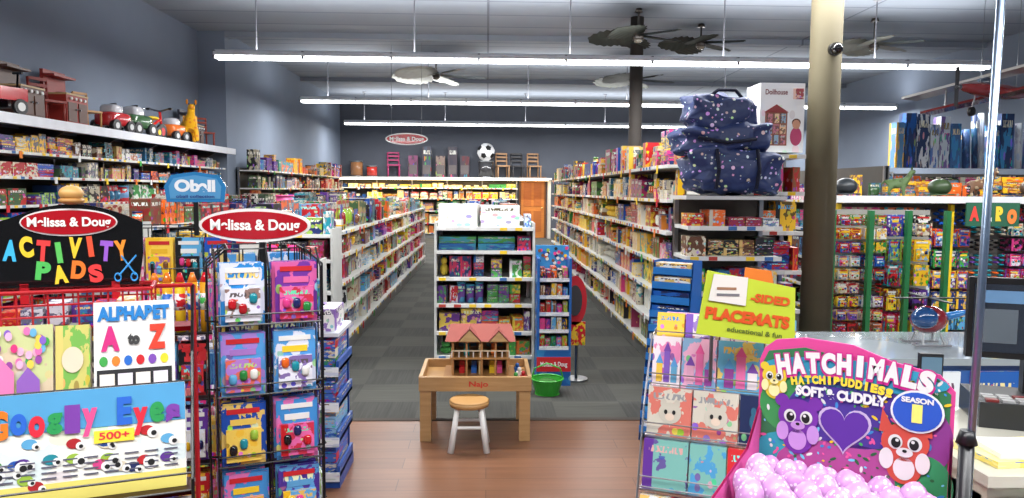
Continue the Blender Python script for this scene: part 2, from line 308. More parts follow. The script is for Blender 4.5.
shelf_unit('wall_shelf',8.4,.45,(.5,.9,1.25,1.6,1.95),2.0,(-4.42,14.6,0),90,GAMES+MIX[:8],two=False,seed=10,top_h=.45)
shelf_unit('wall_shelf',3.2,.5,(.45,.8,1.1,1.4,1.7,1.96),2.25,(-4.88,3.7,0),90,GAMES,two=False,seed=12,top_h=.24)
ZH=2.33
b=MB(); b.box(-5.4,-4.74,3.6,14.15,ZH-.04,ZH-.005,'plastic',C(215,215,215)); b.box(-4.78,-4.72,3.6,14.15,ZH-.11,ZH-.004,'plastic',C(225,228,235))
for i in range(9): b.prism([(-5.4,2.0),(-5.36,1.96),(-4.8,2.28),(-5.4,2.28)],4+i*1.2,4.03+i*1.2,'metal',GREY)
b.build('high_wall_shelf')
e=shelf_unit('back_wall_shelf',5.85,.5,(.5,.9,1.3,1.65),1.92,(-4.85,24.45,0),0,[C(235,205,130),C(215,160,90),C(235,222,180),C(185,100,45),C(225,180,70),C(190,45,35),C(40,80,140),C(50,130,70),C(240,190,50)],two=False,seed=14,top_h=.18,wr=(.15,.35))
b=MB(); b.box(0,6.95,-.22,.5,1.94,2.0,'plastic',C(240,238,230)); b.box(.05,6.85,-.18,-.1,1.91,1.94,'warm_glow'); b.box(6.85,6.95,0,.3,0,1.93,'plastic',C(200,195,185)); b.build('light_header',e)
li=bpy.data.lights.new('lamp','AREA'); li.shape='RECTANGLE'; li.size=6.8; li.size_y=.1; li.energy=40; li.color=(1,.76,.45)
lo=bpy.data.objects.new('lamp',li); bpy.context.scene.collection.objects.link(lo); lo.parent=e; lo.location=(3.4,-.16,1.9)
shelf_unit('back_wall_shelf',5.6,.5,(.5,.9,1.3,1.65,2.0),2.1,(3.9,24.45,0),0,MIX,two=False,seed=15,top_h=.4,wr=(.15,.35))
b=MB(); b.box(1.08,1.98,24.95,24.998,0,2.05,'wood',C(130,85,45)); b.box(1.14,1.92,24.92,24.96,0,2.0,'wood',C(215,135,55))
for z0,z1 in ((.2,.9),(1.05,1.85)):
    for x in (1.22,1.56): b.box(x,x+.26,24.905,24.92,z0,z1,'wood',C(190,110,42))
b.ell((1.84,24.88,1.0),(.03,.03,.03),'metal',C(200,180,120)); b.build('door_1')
shelf_unit('low_display_shelf',1.2,.45,(.4,.7,.98),1.02,(-2.45,4.5,0),0,MIX+[C(235,225,235)]*3,two=False,seed=17,top_h=.3,wr=(.1,.2),endp=True)
shelf_unit('low_display_shelf',1.25,.45,(.4,.7,.98),1.02,(-2.62,5.8,0),0,MIX,two=False,seed=18,top_h=.32,wr=(.1,.2),endp=True)
shelf_unit('endcap_display_shelf',.84,.4,(.4,.7,.98,1.2),1.25,(-2.2,6.46,0),0,MIX,two=False,seed=28,top_h=.25,wr=(.1,.2),endp=True)
shelf_unit('endcap_display_shelf',.66,.42,(.4,.65,.9,1.15,1.36),1.54,(1.38,5.05,0),0,WARM+MIX,two=False,seed=29,top_h=.16,wr=(.12,.18))
b=MB(); b.box(1.36,2.06,5.03,5.48,1.545,1.57,'plastic',C(200,200,200)); b.build('shelf_board')
shelf_unit('display_shelf',.8,.42,(.4,.7,1.0,1.3,1.6,1.88),1.9,(1.6,5.55,0),0,MIX,two=False,seed=20,top_h=.01,wr=(.1,.17))
# ---------------------------------------------------------------- quilted bags + doll house box
e=empty('folded_space_sleeping_bag',(1.69,5.26,1.60)); b=MB()
for rx,ry,h,zz,dx,tl in ((.31,.2,.15,.145,.03,2),(.30,.19,.105,.36,-.04,-4),(.235,.17,.13,.54,-.05,5)):
    b.ell((0,0,0),(rx,ry,h),'space_quilt',NAVY,T(dx,0,zz,0,0,tl),nu=56,nv=28,e=.42,jit=.3)
for x in (-.12,.16): b.tube([(x,-.205,.02),(x+.01,-.235,.15),(x,-.21,.29)],.012,'fabric',C(16,22,46))
b.tube([(-.25,-.2,.37),(-.05,-.225,.335),(.15,-.21,.36)],.012,'fabric',C(16,22,46)); b.tube([(-.15,-.12,.66),(-.1,-.13,.70),(.02,-.13,.70),(.07,-.12,.65)],.012,'fabric',C(16,22,46)); b.build('folds',e)
e=empty('boxed_dollhouse',(2.06,5.6,1.902)); b=MB(); b.box(0,.34,0,.3,0,.52,'print_soft',C(228,228,226),C(225,228,232),.4)
b.box(.04,.21,-.002,0,.05,.3,'matte',C(150,90,70))
for k in range(3):
    for q in range(3): b.box(.05+q*.052,.095+q*.052,-.004,-.002,.06+k*.08,.13+k*.08,'cover',(C(220,180,140),C(130,160,180),C(190,110,120))[(k+q)%3],C(90,60,50),.13*k+.3*q)
b.prism([(.03,.3),(.22,.3),(.125,.36)],-.004,0,'matte',C(150,60,60)); b.disc(.28,.12,.045,.07,-.002,C(190,70,110)); b.disc(.28,.21,.03,.035,-.003,C(205,150,120)); b.disc(.28,.225,.034,.03,-.0025,C(90,55,40)); b.box(.25,.33,-.003,0,.40,.48,'cover',C(150,40,50),C(220,180,160),.3); b.build('carton',e)
txt('Dollhouse',e,T(.12,-.004,.45),.17,.04,C(120,40,50))
# ---------------------------------------------------------------- columns
b=MB(); b.cyl((2.66,5.85,0),(2.66,5.85,H),.12,.12,28,'column_paint'); b.cyl((2.66,5.85,0),(2.66,5.85,.12),.15,.15,28,'column_paint'); b.cyl((2.66,5.85,H-.06),(2.66,5.85,H),.17,.17,28,'column_paint'); b.build('support_column')
b=MB(); b.cyl((2.67,5.735,2.7),(2.67,5.69,2.7),.05,.05,18,'plastic',BLACK); b.ell((2.67,5.68,2.7),(.045,.045,.045),'gloss',BLACK); b.build('security_camera')
b=MB(); b.cyl((2.5,12.6,0),(2.5,12.6,H),.11,.11,20,'matte',C(48,42,38)); b.build('support_column')
def fan(x,y,z,r,c,a0=0):
    e=empty('leaf_blade_ceiling_fan',(x,y,z),a0); b=MB(); b.cyl((0,0,.04),(0,0,H-z-.002),.015,.015,8,'metal',C(90,85,80)); b.cyl((0,0,H-z-.06),(0,0,H-z-.002),.07,.05,14,'metal',C(90,85,80))
    b.cyl((0,0,-.04),(0,0,.07),.09,.07,18,'plastic',C(60,54,50)); b.ell((0,0,-.05),(.07,.07,.04),'gloss',C(120,115,105))
    for k in range(5):
        Mk=Matrix.Rotation(2*pi*k/5,4,'Z')@Matrix.Rotation(math.radians(13),4,'X'); L=[];Rr=[]
        for i in range(14):
            t=i/13; w=r*.40*math.sin(pi*(.06+.9*t))**.6*(1 if i%2 else .82); xx=.08+t*(r-.08); L.append((xx,w,.02-.04*t)); Rr.append((xx,-w,.02-.04*t))
        for i in range(13):
            for q in (0,.008): b.poly([Vector(p)+Vector((0,0,q)) for p in (L[i],L[i+1],(L[i+1][0],0,L[i+1][2]+.02),(L[i][0],0,L[i][2]+.02))],'matte',c,Mk); b.poly([Vector(p)+Vector((0,0,q)) for p in (Rr[i],Rr[i+1],(Rr[i+1][0],0,Rr[i+1][2]+.02),(Rr[i][0],0,Rr[i][2]+.02))],'matte',c,Mk)
    b.build('blades_and_motor',e)
fan(-1.1,16,4.0,1.05,C(190,192,186),10); fan(2.4,12.0,4.05,.8,C(38,42,36),20); fan(3.15,16.2,3.98,.9,C(38,42,36),5); fan(6.45,12.4,4.05,.75,C(140,142,134),30); fan(-3.1,9.2,4.12,.75,C(190,192,186),12); fan(3.7,13.0,4.15,.75,C(42,46,40),40)
# ---------------------------------------------------------------- play table with dollhouse, stool
e=empty('wooden_play_table',(-.07,4.86,0)); b=MB(); W=.345; D=.25; wc=C(188,152,104)
for sx in (-1,1):
    for sy in (-1,1): b.box(sx*(W-.03)-.035,sx*(W-.03)+.035,sy*(D-.03)-.03,sy*(D-.03)+.03,0.001,.36,'wood',wc)
b.box(-W,W,-D,D,.35,.365,'wood',C(190,150,95)); b.box(-W-.01,W+.01,-D-.015,-D+.01,.33,.42,'wood',wc); b.box(-W-.01,W+.01,D-.01,D+.015,.33,.42,'wood',wc)
b.box(-W-.012,-W+.012,-D,D,.33,.42,'wood',wc); b.box(W-.012,W+.012,-D,D,.33,.42,'wood',wc); b.build('frame',e)
txt('Najo',e,T(0.02,-D-.017,.375),.12,.045,C(190,45,35))
e=empty('wooden_dollhouse',(-.03,4.9,.366)); b=MB(); cr=C(212,182,130)
b.box(-.25,.22,-.14,.16,0,.02,'wood',C(170,125,75)); b.box(-.2,-.185,-.1,.15,.02,.24,'wood',cr); b.box(.16,.175,-.1,.15,.02,.24,'wood',cr); b.box(-.2,.175,.14,.15,.02,.24,'wood',cr)
b.box(-.21,.185,-.12,.15,.125,.138,'wood',C(190,145,90)); b.box(-.02,-.008,-.1,.14,.02,.24,'wood',cr)
for x in (-.19,-.1,.0,.09,.17): b.cyl((x,-.11,.02),(x,-.11,.24),.007,.007,8,'wood',C(190,140,90))
for k in range(9): b.box(-.2+k*.047,-.193+k*.047,-.118,-.112,.138,.18,'wood',WHITE)
b.box(-.2,.18,-.12,-.11,.178,.185,'wood',C(235,220,190))
rc=C(156,76,66)
b.box(-.22,.2,-.13,.16,.24,.25,'wood',cr)
def roof(x0,x1,y0,y1,z,h,axis):
    if axis=='x':
        ym=(y0+y1)/2; b.poly([(x0,y0,z),(x1,y0,z),(x1-.03,ym,z+h),(x0+.03,ym,z+h)],'matte',rc); b.poly([(x1,y1,z),(x0,y1,z),(x0+.03,ym,z+h),(x1-.03,ym,z+h)],'matte',rc)
        b.poly([(x0,y1,z),(x0,y0,z),(x0+.03,ym,z+h)],'wood',cr); b.poly([(x1,y0,z),(x1,y1,z),(x1-.03,ym,z+h)],'wood',cr)
    else:
        xm=(x0+x1)/2; b.poly([(x0,y0,z),(xm,y0,z+h),(xm,y1,z+h),(x0,y1,z)],'matte',rc); b.poly([(x1,y0,z),(x1,y1,z),(xm,y1,z+h),(xm,y0,z+h)],'matte',rc); b.poly([(x0+.01,y0+.01,z),(x1-.01,y0+.01,z),(xm,y0+.01,z+h-.01)],'wood',cr)
roof(-.24,.22,-.15,.17,.25,.09,'x'); roof(-.16,.0,-.16,.0,.25,.085,'y'); roof(.04,.18,-.16,.0,.25,.075,'y')
for x in (-.16,-.08,.03,.1): b.box(x,x+.04,.13,.139,.16,.21,'matte',C(120,170,200))
for x,z,c in ((-.15,.02,RED),(-.07,.02,BLUE),(.05,.02,YEL),(.1,.02,PNK),(-.12,.138,TEAL),(.06,.138,ORG)): b.box(x,x+.035,-.06,-.02,z,z+.04,'wood',c); b.box(x,x+.035,-.025,-.015,z,z+.075,'wood',c)
b.build('house',e)
b=MB()
for x,y,c in ((.26,-.16,GRN),(.29,-.02,WHITE),(.28,.1,BLUE),(.31,-.12,RED)):
    b.box(x-.02,x+.02,y-.02,y+.02,0,.03,'wood',c); b.ell((x,y,.045),(.014,.014,.016),'wood',c)
b.build('toy_figures',None,(-.07,4.86,.366))
e=empty('kids_stool',(-.105,4.5,0)); b=MB(); b.cyl((0,0,.27),(0,0,.3),.12,.125,28,'wood',C(200,157,98)); b.cyl((0,0,.3),(0,0,.308),.125,.115,28,'wood',C(200,157,98))
for sx in (-1,1):
    for sy in (-1,1): b.cyl((sx*.07,sy*.06,.27),(sx*.11,sy*.1,0),.016,.02,10,'plastic',C(232,232,228))
for sx in (-1,1): b.cyl((sx*.092,-.08,.13),(sx*.092,.08,.13),.01,.01,8,'plastic',C(232,232,228))
for sy in (-1,1): b.cyl((-.09,sy*.078,.15),(.09,sy*.078,.15),.01,.01,8,'plastic',C(232,232,228))
b.build('seat_and_legs',e)
e=empty('cardboard_floor_display',(.55,5.95,0)); b=MB(); bl=C(28,96,170)
b.box(-.14,.14,0,.26,0,.3,'print_soft',bl,C(60,150,205),.3); b.box(-.14,-.12,0,.26,.3,1.05,'plastic',bl); b.box(.12,.14,0,.26,.3,1.05,'plastic',bl); b.box(-.14,.14,.24,.26,.3,1.14,'plastic',C(50,135,195))
r=random.Random(5)
for z in (.3,.44,.58,.72,.86):
    b.box(-.12,.12,0,.24,z,z+.01,'plastic',bl); b.box(-.12,.12,-.005,0,z,z+.03,'print_soft',C(220,220,220),bl,r.random())
    for q in range(5): b.box(-.115+q*.046,-.075+q*.046,.01+.02*r.random(),.2,z+.01,z+r.uniform(.09,.125),'cover',r.choice(MIX),r.choice(MIX),r.random())
b.box(-.14,.14,-.004,0,.12,.24,'matte',RED)
for i in range(26): b.disc(-.125+.25*r.random(),.99+.13*r.random(),.014,.014,.237-.0002*i,r.choice(MIX),n=12)
for s in (-1,1):
    for i in range(12): b.poly([Vector((s*.1402,.05+.18*r.random(),.35+.055*i))+Vector(d) for d in ((0,0,0),(0,.03,0),(0,.03,.03),(0,0,.03))],'matte',r.choice(MIX))
b.build('display_body',e); txt('Melissa & Doug',e,T(0,-.006,.18),.22,.05,WHITE)
b=MB(); b.cyl((.76,6.15,0),(.76,6.15,.9),.012,.012,8,'metal',GREY); b.cyl((.76,6.15,0),(.76,6.15,.015),.1,.1,20,'metal',GREY); b.box(.69,.83,6.13,6.15,.3,.5,'cover',RED,YEL,.7); b.prism([(.74+.1*math.cos(t*pi/12),.68+.21*math.sin(t*pi/12)) for t in range(24)],6.13,6.14,'plastic',C(190,30,40)); b.prism([(.74+.06*math.cos(t*pi/12),.68+.13*math.sin(t*pi/12)) for t in range(24)],6.125,6.131,'plastic',C(60,60,62)); b.build('oval_sign_stand')
b=MB()
for i in range(20):
    t0=2*pi*i/20;t1=2*pi*(i+1)/20
    b.poly([(.09*math.cos(t0),.09*math.sin(t0),0),(.09*math.cos(t1),.09*math.sin(t1),0),(.125*math.cos(t1),.125*math.sin(t1),.12),(.125*math.cos(t0),.125*math.sin(t0),.12)],'plastic',C(60,170,55))
b.disc(0,0,.1,.1,0,C(60,170,50),Matrix.Rotation(pi/2,4,'X')); b.tube([(.125*math.cos(t*pi/12),.125*math.sin(t*pi/12),.12) for t in range(25)],.007,'plastic',C(60,170,55)); b.tube([(-.125,0,.12),(-.1,0,.2),(0,0,.24),(.1,0,.2),(.125,0,.12)],.006,'plastic',C(60,170,55))
b.ell((0,0,.08),(.08,.08,.04),'fabric',C(60,120,50)); b.build('green_basket',None,(.48,5.72,0.003))
def oval_sign(e,M,w,h):
    b=MB(); P=lambda k:[(k*w/2*math.cos(t*pi/20),(h/2-(1-k)*w/2)*math.sin(t*pi/20)) for t in range(40)]
    b.prism(P(1.0),0,.008,'gloss',C(225,222,220),M); b.prism(P(.945),-.002,0,'gloss',C(168,20,32),M); b.build('oval_panel',e)
    txt('Melissa & Doug',e,M@T(0,-.003,0),w*.8,h*.42,WHITE,bold=.03)
# ---------------------------------------------------------------- activity pad rack
e=empty('activity_pad_rack',(-.975,1.78,0),20); rd=C(175,22,32); b=MB(); f=MB(); XL,XRk=-.25,.25
tiers=[(-.20,.92,.25),(-.07,1.10,.22),(.05,1.25,.16),(-.22,.62,.25),(-.24,.32,.25),(-.26,.05,.22)]
for (y,z,h) in tiers:
    b.box(XL,XRk,y-.03,y+.05,z-.012,z,'metal',C(60,20,22) if z<1 else rd)
    if z<1.2:
        for zz in (z,z+.04): b.tube([(XL,y-.035,zz),(XRk,y-.035,zz)],.0028,'plastic',C(40,38,40))
for x in (XL,XRk):
    b.tube([(x,.14,0),(x,.14,1.34)],.007,'plastic',rd); b.tube([(x,.14,1.34),(x,-.06,1.2),(x,-.25,.95),(x,-.28,0)],.004,'plastic',BLACK); b.tube([(x,.14,.02),(x,-.3,.02)],.008,'plastic',BLACK)
b.tube([(XL,.14,1.34),(XRk,.14,1.34)],.006,'plastic',rd)
b.build('wire_frame',e)
b=MB(); bx0,bx1=XL-.03,.16; y0,y1=.0,.13
for z,rr in ((1.265,.0035),(1.293,.0028),(1.321,.0028),(1.352,.0055)):
    b.tube([(bx0,y0,z),(bx1,y0,z),(bx1,y1,z),(bx0,y1,z),(bx0,y0,z)],rr,'plastic',rd)
n=14
for i in range(n+1):
    x=bx0+(bx1-bx0)*i/n; b.tube([(x,y0,1.352),(x,y0,1.265),(x,y1,1.265),(x,y1,1.352)],.0025,'plastic',rd)
b.build('red_wire_basket',e)
def pad(x0,w,tier,c1,c2,h=None,sd=.3,mat='print_soft',n=6,dz=0):
    y,z,hh=tiers[tier]; h=h or hh; M=T(x0,y,z+dz,0,-10)
    for k in range(n): f.box(0,w,.006*k,.006*k+.005,0,h*(1-.01*k),mat,c1 if k==0 else WHITE,c2,sd,M)
    return M
M=pad(-.15,.385,0,C(232,232,222),C(140,195,220),h=.235,sd=.12)
f.box(0,.385,-.002,-.001,.0,.04,'matte',C(230,215,110),M=M); f.box(0,.385,-.0015,-.001,.15,.235,'matte',C(80,160,210),M=M)
cols=[C(235,120,30),C(40,100,200),C(220,40,60),C(40,150,80),C(120,60,160),C(230,80,140)]
for i,ch in enumerate('Googly Eyes'):
    if ch!=' ': txt(ch,e,M@T(.025+.0335*i,-.005,.17+.008*(i%2)),.03,.062 if ch in 'GEly' else .046,cols[i%6],bold=.06)
for i in range(22):
    x=.015+.35*R.random(); z=.02+.11*R.random(); rr=.007+.008*R.random(); f.disc(x,z,rr,rr,-.003,WHITE,M,14); f.disc(x+.002,z-.001,rr*.5,rr*.5,-.004,BLACK,M,10)
    f.disc(x-.012,z+.006,.015,.011,-.0025,R.choice(MIX),M,14)
for i in range(9):
    x=.02+.04*i
    for q in range(4): f.box(x,x+.028,-.0032,-.0022,.05+.012*q,.053+.012*q,'matte',C(90,90,110),M=M)
f.box(.2,.28,-.0045,-.003,.115,.142,'matte',C(240,220,60),M=M); txt('500+',e,M@T(.24,-.0055,.129),.06,.016,C(220,40,60))
M=pad(-.2,.155,1,C(190,195,140),C(230,160,190),h=.185,sd=.55)
for i in range(40): f.disc(.01+.135*R.random(),.09+.085*R.random(),.007,.010,-.002-.0001*i,R.choice(PINKS+[GRN]),M,12)
f.poly([(.02,-.007,.02),(.08,-.007,.02),(.08,-.007,.08),(.05,-.007,.12),(.02,-.007,.08)],'matte',C(225,120,175),M); f.poly([(.085,-.007,.02),(.13,-.007,.02),(.13,-.007,.06),(.107,-.007,.09),(.085,-.007,.06)],'matte',C(140,90,180),M)
M=pad(-.04,.07,1,C(115,170,80),C(205,190,110),h=.18,sd=.81,mat='cover'); f.disc(.035,.1,.022,.03,-.003,C(225,205,180),M)
M=pad(.038,.172,1,C(236,236,232),C(240,242,240),h=.23,sd=.2,mat='matte')
txt('ALPHABET',e,M@T(.086,-.004,.2),.155,.035,C(30,120,190),bold=.06)
for i,(ch,cc) in enumerate(zip(('A','to','Z'),(C(200,40,120),C(60,60,60),C(220,60,40)))): txt(ch,e,M@T(.035+.05*i,-.004,.14),.04 if i!=1 else .026,.06 if i!=1 else .028,cc,bold=.07)
f.box(.006,.166,-.002,-.001,.0,.07,'matte',C(35,35,38),M=M)
for i in range(4): f.box(.012+.038*i,.043+.038*i,-.004,-.002,.01,.06,'matte',[C(240,230,220),C(235,225,240)][i%2],M=M)
for i,cc in enumerate((GRN,ORG,BLUE,RED,PUR,YEL)): f.disc(.02+.026*i,.09,.009,.012,-.002,cc,M,12)
for i in range(8): f.box(bx0+.01+.05*i,bx0+.055+.05*i,.02+.015*(i%3),.11,1.268,1.30+.045*R.random(),'cover',R.choice((WHITE,C(225,225,235),RED,C(60,130,190))),R.choice(MIX),R.random())
for t in (3,4,5):
    for x0 in (-.24,-.08,.09): pad(x0,.155,t,R.choice(MIX),R.choice(PINKS),sd=R.random(),mat='cover')
M=T(-.01,-.23,.86,0,-8)
f.box(-.2,.03,0,.02,-.2,.04,'print_soft',C(225,120,70),C(240,200,120),.4,M); f.box(.035,.26,0,.02,-.2,.04,'print_soft',C(235,225,220),C(60,150,190),.6,M)
txt('Scenes Pad',e,M@T(-.08,-.004,.02),.18,.028,C(90,40,30)); txt('Activity Pad',e,M@T(.15,-.004,.02),.2,.028,C(190,40,40))
f.build('activity_pads',e)
b=MB(); Ms=T(-.012,.1,1.452)@Matrix.Diagonal((.62,1,1,1)); P=[(-.27,-.1),(.22,-.1),(.24,-.02),(.24,.06)]+[(.24-.5*t/12,.06+.045*math.sin(pi*t/12)) for t in range(1,12)]+[(-.27,.06)]
b.prism(P,0,.012,'gloss',C(14,14,16),Ms); b.box(-.2,-.17,.0,.01,-.14,-.09,'plastic',rd,M=Ms); b.box(.12,.15,.0,.01,-.14,-.09,'plastic',rd,M=Ms)
b.prism([(-.02+.17*math.cos(t*pi/16),.06+.034*math.sin(t*pi/16)) for t in range(32)],-.004,0,'gloss',C(225,225,225),Ms); b.prism([(-.02+.165*math.cos(t*pi/16),.06+.03*math.sin(t*pi/16)) for t in range(32)],-.006,-.003,'gloss',C(168,20,32),Ms)
b.build('header_board',e); txt('Melissa & Doug',e,Ms@T(-.02,-.008,.06),.29,.03,WHITE,bold=.03)
ac=[C(60,180,230),C(240,200,50),C(230,60,60),C(90,190,90),C(240,200,50),C(225,80,50),C(150,90,200),C(240,140,40)]
for i,ch in enumerate('ACTIVITY'): txt(ch,e,Ms@T(-.225+.055*i,-.004,-.01+.008*math.sin(i*1.7),ry=(-1)**i*5),.046 if ch!='I' else .02,.052,ac[i],bold=.06)
for i,ch in enumerate('PADS'): txt(ch,e,Ms@T(-.12+.062*i,-.004,-.066+.005*(-1)**i,ry=(-1)**i*6),.05,.046,(C(80,190,90),C(240,200,50),C(235,120,40),C(230,60,60))[i],bold=.06)
b=MB(); b.tube([(.15,0,-.075),(.215,0,-.025)],.003,'gloss',C(60,150,220),Ms@T(0,-.006,0)); b.tube([(.21,0,-.075),(.16,0,-.025)],.003,'gloss',C(60,150,220),Ms@T(0,-.006,0))
for x in (.145,.205): b.tube([(x+.012*math.cos(t*pi/5),0,-.085+.01*math.sin(t*pi/5)) for t in range(11)],.0025,'gloss',C(60,150,220),Ms@T(0,-.006,.005))
b.build('scissors_art',e)
b=MB(); b.ell((0,0,.018),(.028,.028,.02),'wood',C(215,170,100)); b.ell((0,0,0),(.03,.03,.01),'wood',C(190,140,75)); b.build('wooden_knob_toy',e,(-.02,.106,1.565))
# ---------------------------------------------------------------- hanging packs
def pack(b,x,z,w,h,y,c,c2,r,M=ID):
    b.box(x-w/2,x+w/2,y,y+.003,z-h,z,'cover',c,c2,r.random(),M)
    b.box(x-w*.4,x+w*.4,y-.012,y,z-h*.93,z-h*.40,'cover',c2,r.choice(BLUES+MIX),r.random(),M)
    for q in (-1,0,1): b.ell((x+q*w*.24,y-.012,z-h*r.uniform(.5,.75)),(w*.1,.008,h*.09),'gloss',r.choice(MIX),M,nu=8,nv=5,e=.7)
    b.box(x-w*.38,x+w*.38,y-.002,y,z-h*.15,z-h*.07,'matte',r.choice((WHITE,RED,RED)),M=M); b.box(x-w*.3,x+w*.3,y-.002,y,z-h*.34,z-h*.24,'matte',r.choice((WHITE,YEL,c2)),M=M)
def wire_panel(b,w,z0,z1,y,c=BLACK,dx=.06,dz=.06,M=ID,r=.0028):
    n=int(w/dx)
    for i in range(n+1): x=-w/2+w*i/n; b.tube([(x,y,z0),(x,y,z1)],r,'plastic',c,M,5)
    m=int((z1-z0)/dz)
    for j in range(m+1): z=z0+(z1-z0)*j/m; b.tube([(-w/2,y+.004,z),(w/2,y+.004,z)],r,'plastic',c,M,5)
e=empty('wire_spinner_rack',(-.70,2.33,0),21); b=MB(); g=MB(); r=random.Random(3)
for k in range(4): wire_panel(b,.26,.12,1.42,-.11,M=T(0,0,0,k*90),r=.0022,dx=.065,dz=.1)
b.cyl((0,0,0),(0,0,1.5),.012,.012,12,'plastic',BLACK)
for k in range(4): b.cyl((0,0,.03),(.22*math.cos(k*pi/2+.6),.22*math.sin(k*pi/2+.6),.015),.014,.014,8,'plastic',BLACK)
rows=(1.385,1.18,.975,.77,.565,.36)
for k in range(4):
    M=T(0,0,0,k*90); fy=-.19 if k in (0,2) else -.15; wd=.145 if k in (0,2) else .1
    for x in (-wd,0,wd): b.tube([(x,-.11,.1),(x,fy-.015,.14),(x,fy-.015,1.37),(x,-.11,1.42)],.003,'plastic',BLACK,M,5)
    for z in rows:
        zb=z-.185; b.tube([(-wd,-.11,zb),(-wd,fy-.02,zb+.01),(wd,fy-.02,zb+.01),(wd,-.11,zb)],.003,'plastic',BLACK,M,5); b.tube([(-wd,fy-.02,zb+.04),(wd,fy-.02,zb+.04)],.0025,'plastic',BLACK,M,5)
        for x in (-wd*.5,wd*.5):
            cc=r.choice((C(80,35,130),C(40,130,200),C(110,50,150),C(60,135,200),C(20,70,160),C(70,45,140),C(80,150,210))); c2=r.choice((C(90,160,210),C(225,230,235),C(170,120,200),C(235,200,90),C(225,225,235),C(220,100,160)))
            for q in range(4 if k in (0,2) else 2): pack(g,x+r.uniform(-.005,.005),z,wd*.82,.178,fy+.018*q,cc,c2,r,M)
b.build('wire_frame',e); g.build('blister_packs',e); oval_sign(e,T(-.03,-.12,1.49,-20),.325,.1)
e=empty('wire_display_rack',(-1.32,3.35,0),10); b=MB(); g=MB()
wire_panel(b,.6,.1,1.42,0); wire_panel(b,.6,.1,1.42,.3)
for x in (-.3,.3):
    for y in (0,.3): b.tube([(x,y,0),(x,y,1.45)],.007,'plastic',BLACK)
    for z in (.1,.5,.9,1.4): b.tube([(x,0,z),(x,.3,z)],.004,'plastic',BLACK)
for x in [-.24+.12*i for i in range(5)]:
    for z in (1.38,1.16,.94,.72,.5):
        cc,c2=r.choice(MIX+PINKS),r.choice(MIX)
        for q in range(3): pack(g,x,z,.11,.2,-.03-.02*q,cc,c2,r)
b.build('wire_frame',e); g.build('hanging_packs',e)
b=MB(); b.prism([(-.12,-.05),(.12,-.05),(.13,.02),(.1,.07),(.0,.085),(-.1,.07),(-.13,.02)],0,.01,'gloss',C(50,130,190)); b.prism([(-.105,-.035),(.105,-.035),(.11,.02),(.09,.055),(.0,.07),(-.09,.055),(-.11,.02)],-.003,0,'gloss',C(90,160,210)); b.box(-.01,.01,.0,.01,-.2,-.05,'plastic',BLACK)
b.build('header_sign',e,(.02,0,1.585)); txt('Oball',e,T(.02,-.005,1.605),.17,.055,C(240,245,250),bold=.05); txt('oball collection',e,T(.02,-.005,1.56),.16,.014,C(30,60,130))
e=empty('crayon_rack',(-1.07,2.72,0),12); b=MB(); g=MB(); wire_panel(b,.3,.1,1.3,.06,r=.0022)
for x in (-.15,.15): b.tube([(x,.06,0),(x,.06,1.32)],.006,'plastic',BLACK); b.tube([(x,-.12,.01),(x,.2,.01)],.006,'plastic',BLACK)
for z in (1.08,.84,.6,.36,.12):
    b.tube([(-.15,.06,z),(-.15,-.08,z),(.15,-.08,z),(.15,.06,z)],.003,'plastic',BLACK); b.box(-.15,.15,-.08,.06,z-.004,z,'plastic',BLACK)
    for k in range(7):
        if z>1:
            c=r.choice((C(235,190,35),C(225,165,35),C(215,150,30)))
            g.cyl((-.125+.042*k,-.03,z),(-.125+.042*k,-.03,z+.18),.018,.018,10,'gloss',c); g.cyl((-.125+.042*k,-.03,z+.08),(-.125+.042*k,-.03,z+.14),.0185,.0185,10,'cover',r.choice((RED,BLUE,GRN)),c2=WHITE,sd=r.random()); g.cyl((-.125+.042*k,-.03,z+.18),(-.125+.042*k,-.03,z+.215),.018,.006,10,'gloss',r.choice((RED,C(230,120,30),YEL)))
    if z<1:
        for x in (-.1,0,.1):
            cc,c2=r.choice(MIX+PINKS),r.choice(BLUES)
            for q in range(4): pack(g,x,z+.2,.092,.19,-.06+.02*q,cc,c2,r)
b.build('wire_frame',e); g.build('giant_crayons',e)
e=empty('puzzle_floor_display',(-1.2,3.88,0)); b=MB(); bl=C(34,74,150)
b.box(0,.42,0,.4,0,.06,'plastic',bl); b.box(0,.02,0,.4,.06,.8,'plastic',bl); b.box(.02,.4,.38,.4,.06,.84,'plastic',bl)
for z in (.06,.25,.44,.63):
    b.box(0,.42,-.01,.38,z,z+.02,'plastic',bl); b.box(0,.42,-.016,-.01,z-.02,z+.03,'print_soft',C(220,225,230),C(60,110,190),r.random())
    b.box(.405,.42,0,.38,z,z+.06,'print_soft',bl,C(60,110,190),r.random())
    for q in range(3):
        cc=r.choice((WHITE,C(130,170,205),C(60,100,180)))
        for s in range(3): b.box(.03+.125*q,.145+.125*q,.01+.02,.36,z+.02+s*.05,z+.066+s*.05,'cover',cc,r.choice(MIX),r.random())
b.box(0,.42,.0,.38,.82,.84,'plastic',C(225,230,240))
for q in range(3): b.box(.03+.125*q,.14+.125*q,.05,.3,.84,.9+.03*q,'cover',WHITE,PUR,r.random())
b.build('display_body',e)
